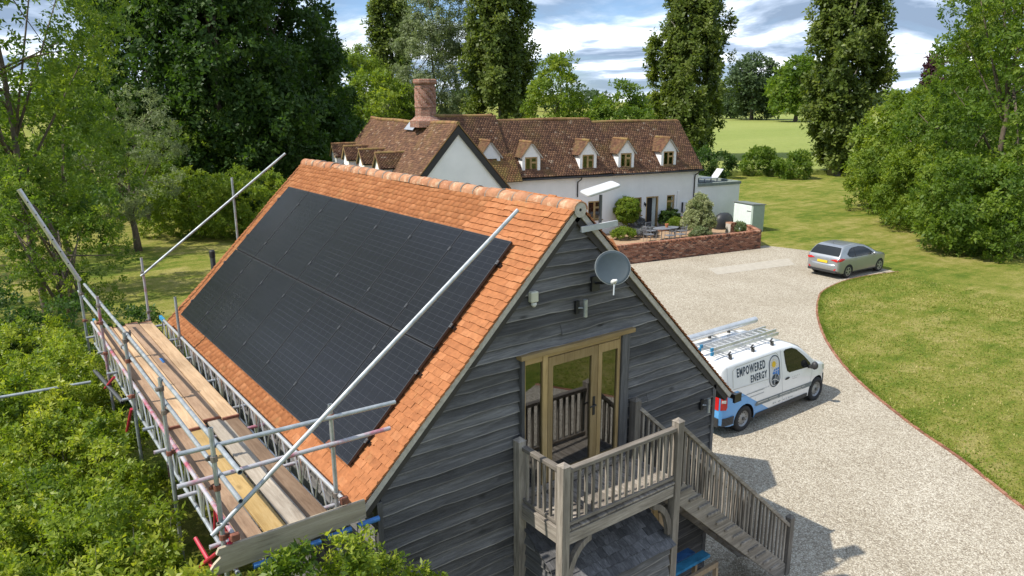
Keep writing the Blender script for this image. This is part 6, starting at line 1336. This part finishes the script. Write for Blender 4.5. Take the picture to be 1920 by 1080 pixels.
# near hedge below the scaffold
hg = thing('hedge', 'bright green leafy hedge beside and below the scaffold', 'hedge', (-6.5, 4, 0))
E_ = []
for y in np.arange(.6, 13.0, .8):
    for x in (-5.22, -5.85, -6.65): h = 3.1+rng.normal(0, .22)-.35*math.exp(-((y-5)/1.6)**2)*(x < -5.8); E_.append((x+rng.normal(0, .1), y+rng.normal(0, .15), h-1.2, .62, .68, 1.2))
E_ += [(-5.0, -.75, 2.45, .5, .42, 1.25), (-4.35, -.72, 2.45, .5, .40, 1.2), (-3.75, -.70, 2.45, .45, .38, 1.22), (-3.3, -.62, 2.1, .40, .36, 1.05), (-2.9, -.60, 1.75, .32, .34, 1.0), (-5.2, .2, 2.2, .35, .5, 1.15)]
Cc, rr = clumps(E_, nn(1500), .24, .15, -.1); keep = Cc[:, 2] > .5; Cc, rr = Cc[keep], rr[keep]
ctr = np.stack([Cc[:, 0]*.9-.6, Cc[:, 1], np.full(len(Cc), .6)], 1)
n = len(Cc); per = 24; d = rng.normal(size=(n, per, 3)); d += (Cc-ctr)[:, None, :]*.35+np.array((0, 0, .5)); d /= np.linalg.norm(d, axis=2)[..., None]
P = Cc[:, None, :]+d*rng.uniform(.5, 1.05, (n, per, 1))*rr[:, None, None]; tone = np.clip(.48+rng.normal(0, .24, (n, 1))+rng.normal(0, .10, (n, per)), 0, 1)
tag(leaves(P.reshape(-1, 3), d.reshape(-1, 3), .054, 'leaf_hedge', 'foliage', hg, tone.reshape(-1), TPL_N), kind='stuff')
m = MB()
for i in rng.choice(n, 260, replace=False):
    p = Cc[i]; t_ = p+np.array((rng.normal(0, .12), rng.normal(0, .12), rr[i]*rng.uniform(.5, 1.5))); m.path([(p[0]+rng.normal(0, .25), p[1]+rng.normal(0, .25), .2), p*np.array((1, 1, .7)), t_], [.020, .011, .003], 5)
m.build('stem', 'bark_grey', hg)
# patio plants
tp = thing('topiary_tree', 'clipped round topiary tree against the white cottage wall', 'topiary', tuple(W(-2.5, -.75)))
b = np.array(W(-2.5, -.75)); Cc, rr = clumps([(b[0], b[1], 1.45, .72, .72, .78)], 150, .12, .2, -1); foliage(Cc, rr, b+np.array((0, 0, 1.45)), 20, .055, 'leaf_lime', 'crown', tp, tvar=.22)
m = MB(); m.path([b, b+np.array((.03, 0, .5)), b+np.array((0, 0, 1.3))], .035, 8); m.build('trunk', 'bark', tp)
def plant(u, v, ell, mat, lab, nm='garden_shrub', cat='shrub', nc=60, rc=.12, size=.05, tpl=TPL, per=18, up=.5):
    b = np.array(W(u, v)); tree(nm, lab, b, ell, nc, rc, per, size, mat, 0, tpl, cat=cat, up=up, low=-.2)
plant(.9, -3.3, [(0, 0, .8, .95, .95, .9), (0, 0, 1.6, .62, .62, .7), (.1, 0, 2.15, .3, .3, .35)], 'leaf_pale', 'cone-shaped variegated pale shrub behind the brick wall', nc=220, rc=.16, size=.06, per=20)
plant(-3.6, -2.0, [(0, 0, .28, .75, .55, .36)], 'leaf_lime', 'low bright green cushion plant at the left of the patio', nc=80, rc=.12)
plant(-1.75, -.75, [(0, 0, .5, .5, .4, .55)], 'leaf_lavender', 'grey-green bush under the cottage window', nc=70, tpl=TPL_W); plant(-1.9, -1.9, [(0, 0, .22, .8, .4, .28)], 'leaf_lavender', 'low silvery lavender beside the doorstep', nc=80, tpl=TPL_W)
plant(.95, -1.1, [(0, 0, .35, .65, .4, .4)], 'leaf_lime', 'bright lime green plant right of the cottage door', nc=70, rc=.12); plant(.55, -.5, [(0, 0, .55, .35, .3, .6)], 'leaf_dark', 'dark leafy pot plant beside the cottage door', nc=45); plant(1.3, -.5, [(0, 0, .55, .35, .3, .65)], 'leaf_dark', 'dark strappy plant by the raised brick planter', nc=45, tpl=TPL_W)
plant(.2, -4.3, [(0, 0, .3, .7, .4, .4)], 'leaf_grey', 'loose grey-green planting along the brick wall', nc=60); plant(3.9, -3.4, [(0, 0, .25, .8, .35, .3)], 'leaf_grey', 'low planting between the brick pier and the shed', nc=50)

# short turf blades near the drive, where single blades still show
ev = np.diff(EDGE, axis=0); el = np.linalg.norm(ev, axis=1); en = np.stack([ev[:, 1], -ev[:, 0]], 1)/el[:, None]
G_c = []
for k in range(len(el)):
    n = int(el[k]*420); s_ = rng.random(n); d_ = np.abs(rng.normal(0, .10, n))+.02; G_c.append(EDGE[k]+ev[k]*s_[:, None]+en[k]*d_[:, None])
    n = int(el[k]*1500); s_ = rng.random(n); d_ = rng.random(n)**1.4*11; G_c.append(EDGE[k]+ev[k]*s_[:, None]+en[k]*d_[:, None])
g_ = np.concatenate(G_c); n = len(g_); a = rng.uniform(0, 6.28, n); h = rng.uniform(.02, .06, n); w_ = rng.uniform(.010, .026, n); l_ = rng.normal(0, .03, (n, 2))
V = np.zeros((n, 3, 3)); V[:, 0, 0] = g_[:, 0]-np.cos(a)*w_; V[:, 0, 1] = g_[:, 1]-np.sin(a)*w_; V[:, 1, 0] = g_[:, 0]+np.cos(a)*w_; V[:, 1, 1] = g_[:, 1]+np.sin(a)*w_; V[:, 2, :2] = g_+l_; V[:, 2, 2] = h
leafmat('grass_blade', [(0, (0.080, 0.135, 0.013)), (0.5, (0.155, 0.210, 0.024)), (0.8, (0.26, 0.265, 0.055)), (1, (0.42, 0.36, 0.14))], .3, (1.6, 1.6, .8))
pat = .54+.26*np.sin(g_[:, 0]*.9+np.sin(g_[:, 1]*.7)*2)*np.sin(g_[:, 1]*1.3+.5*g_[:, 0])
tag(mass('lawn_grass', V, [(0, 1, 2)], 'grass_blade', None, np.clip(pat+rng.normal(0, .18, n), 0, 1)), 'short yellow-green grass along the edge of the drive', 'grass', kind='stuff')
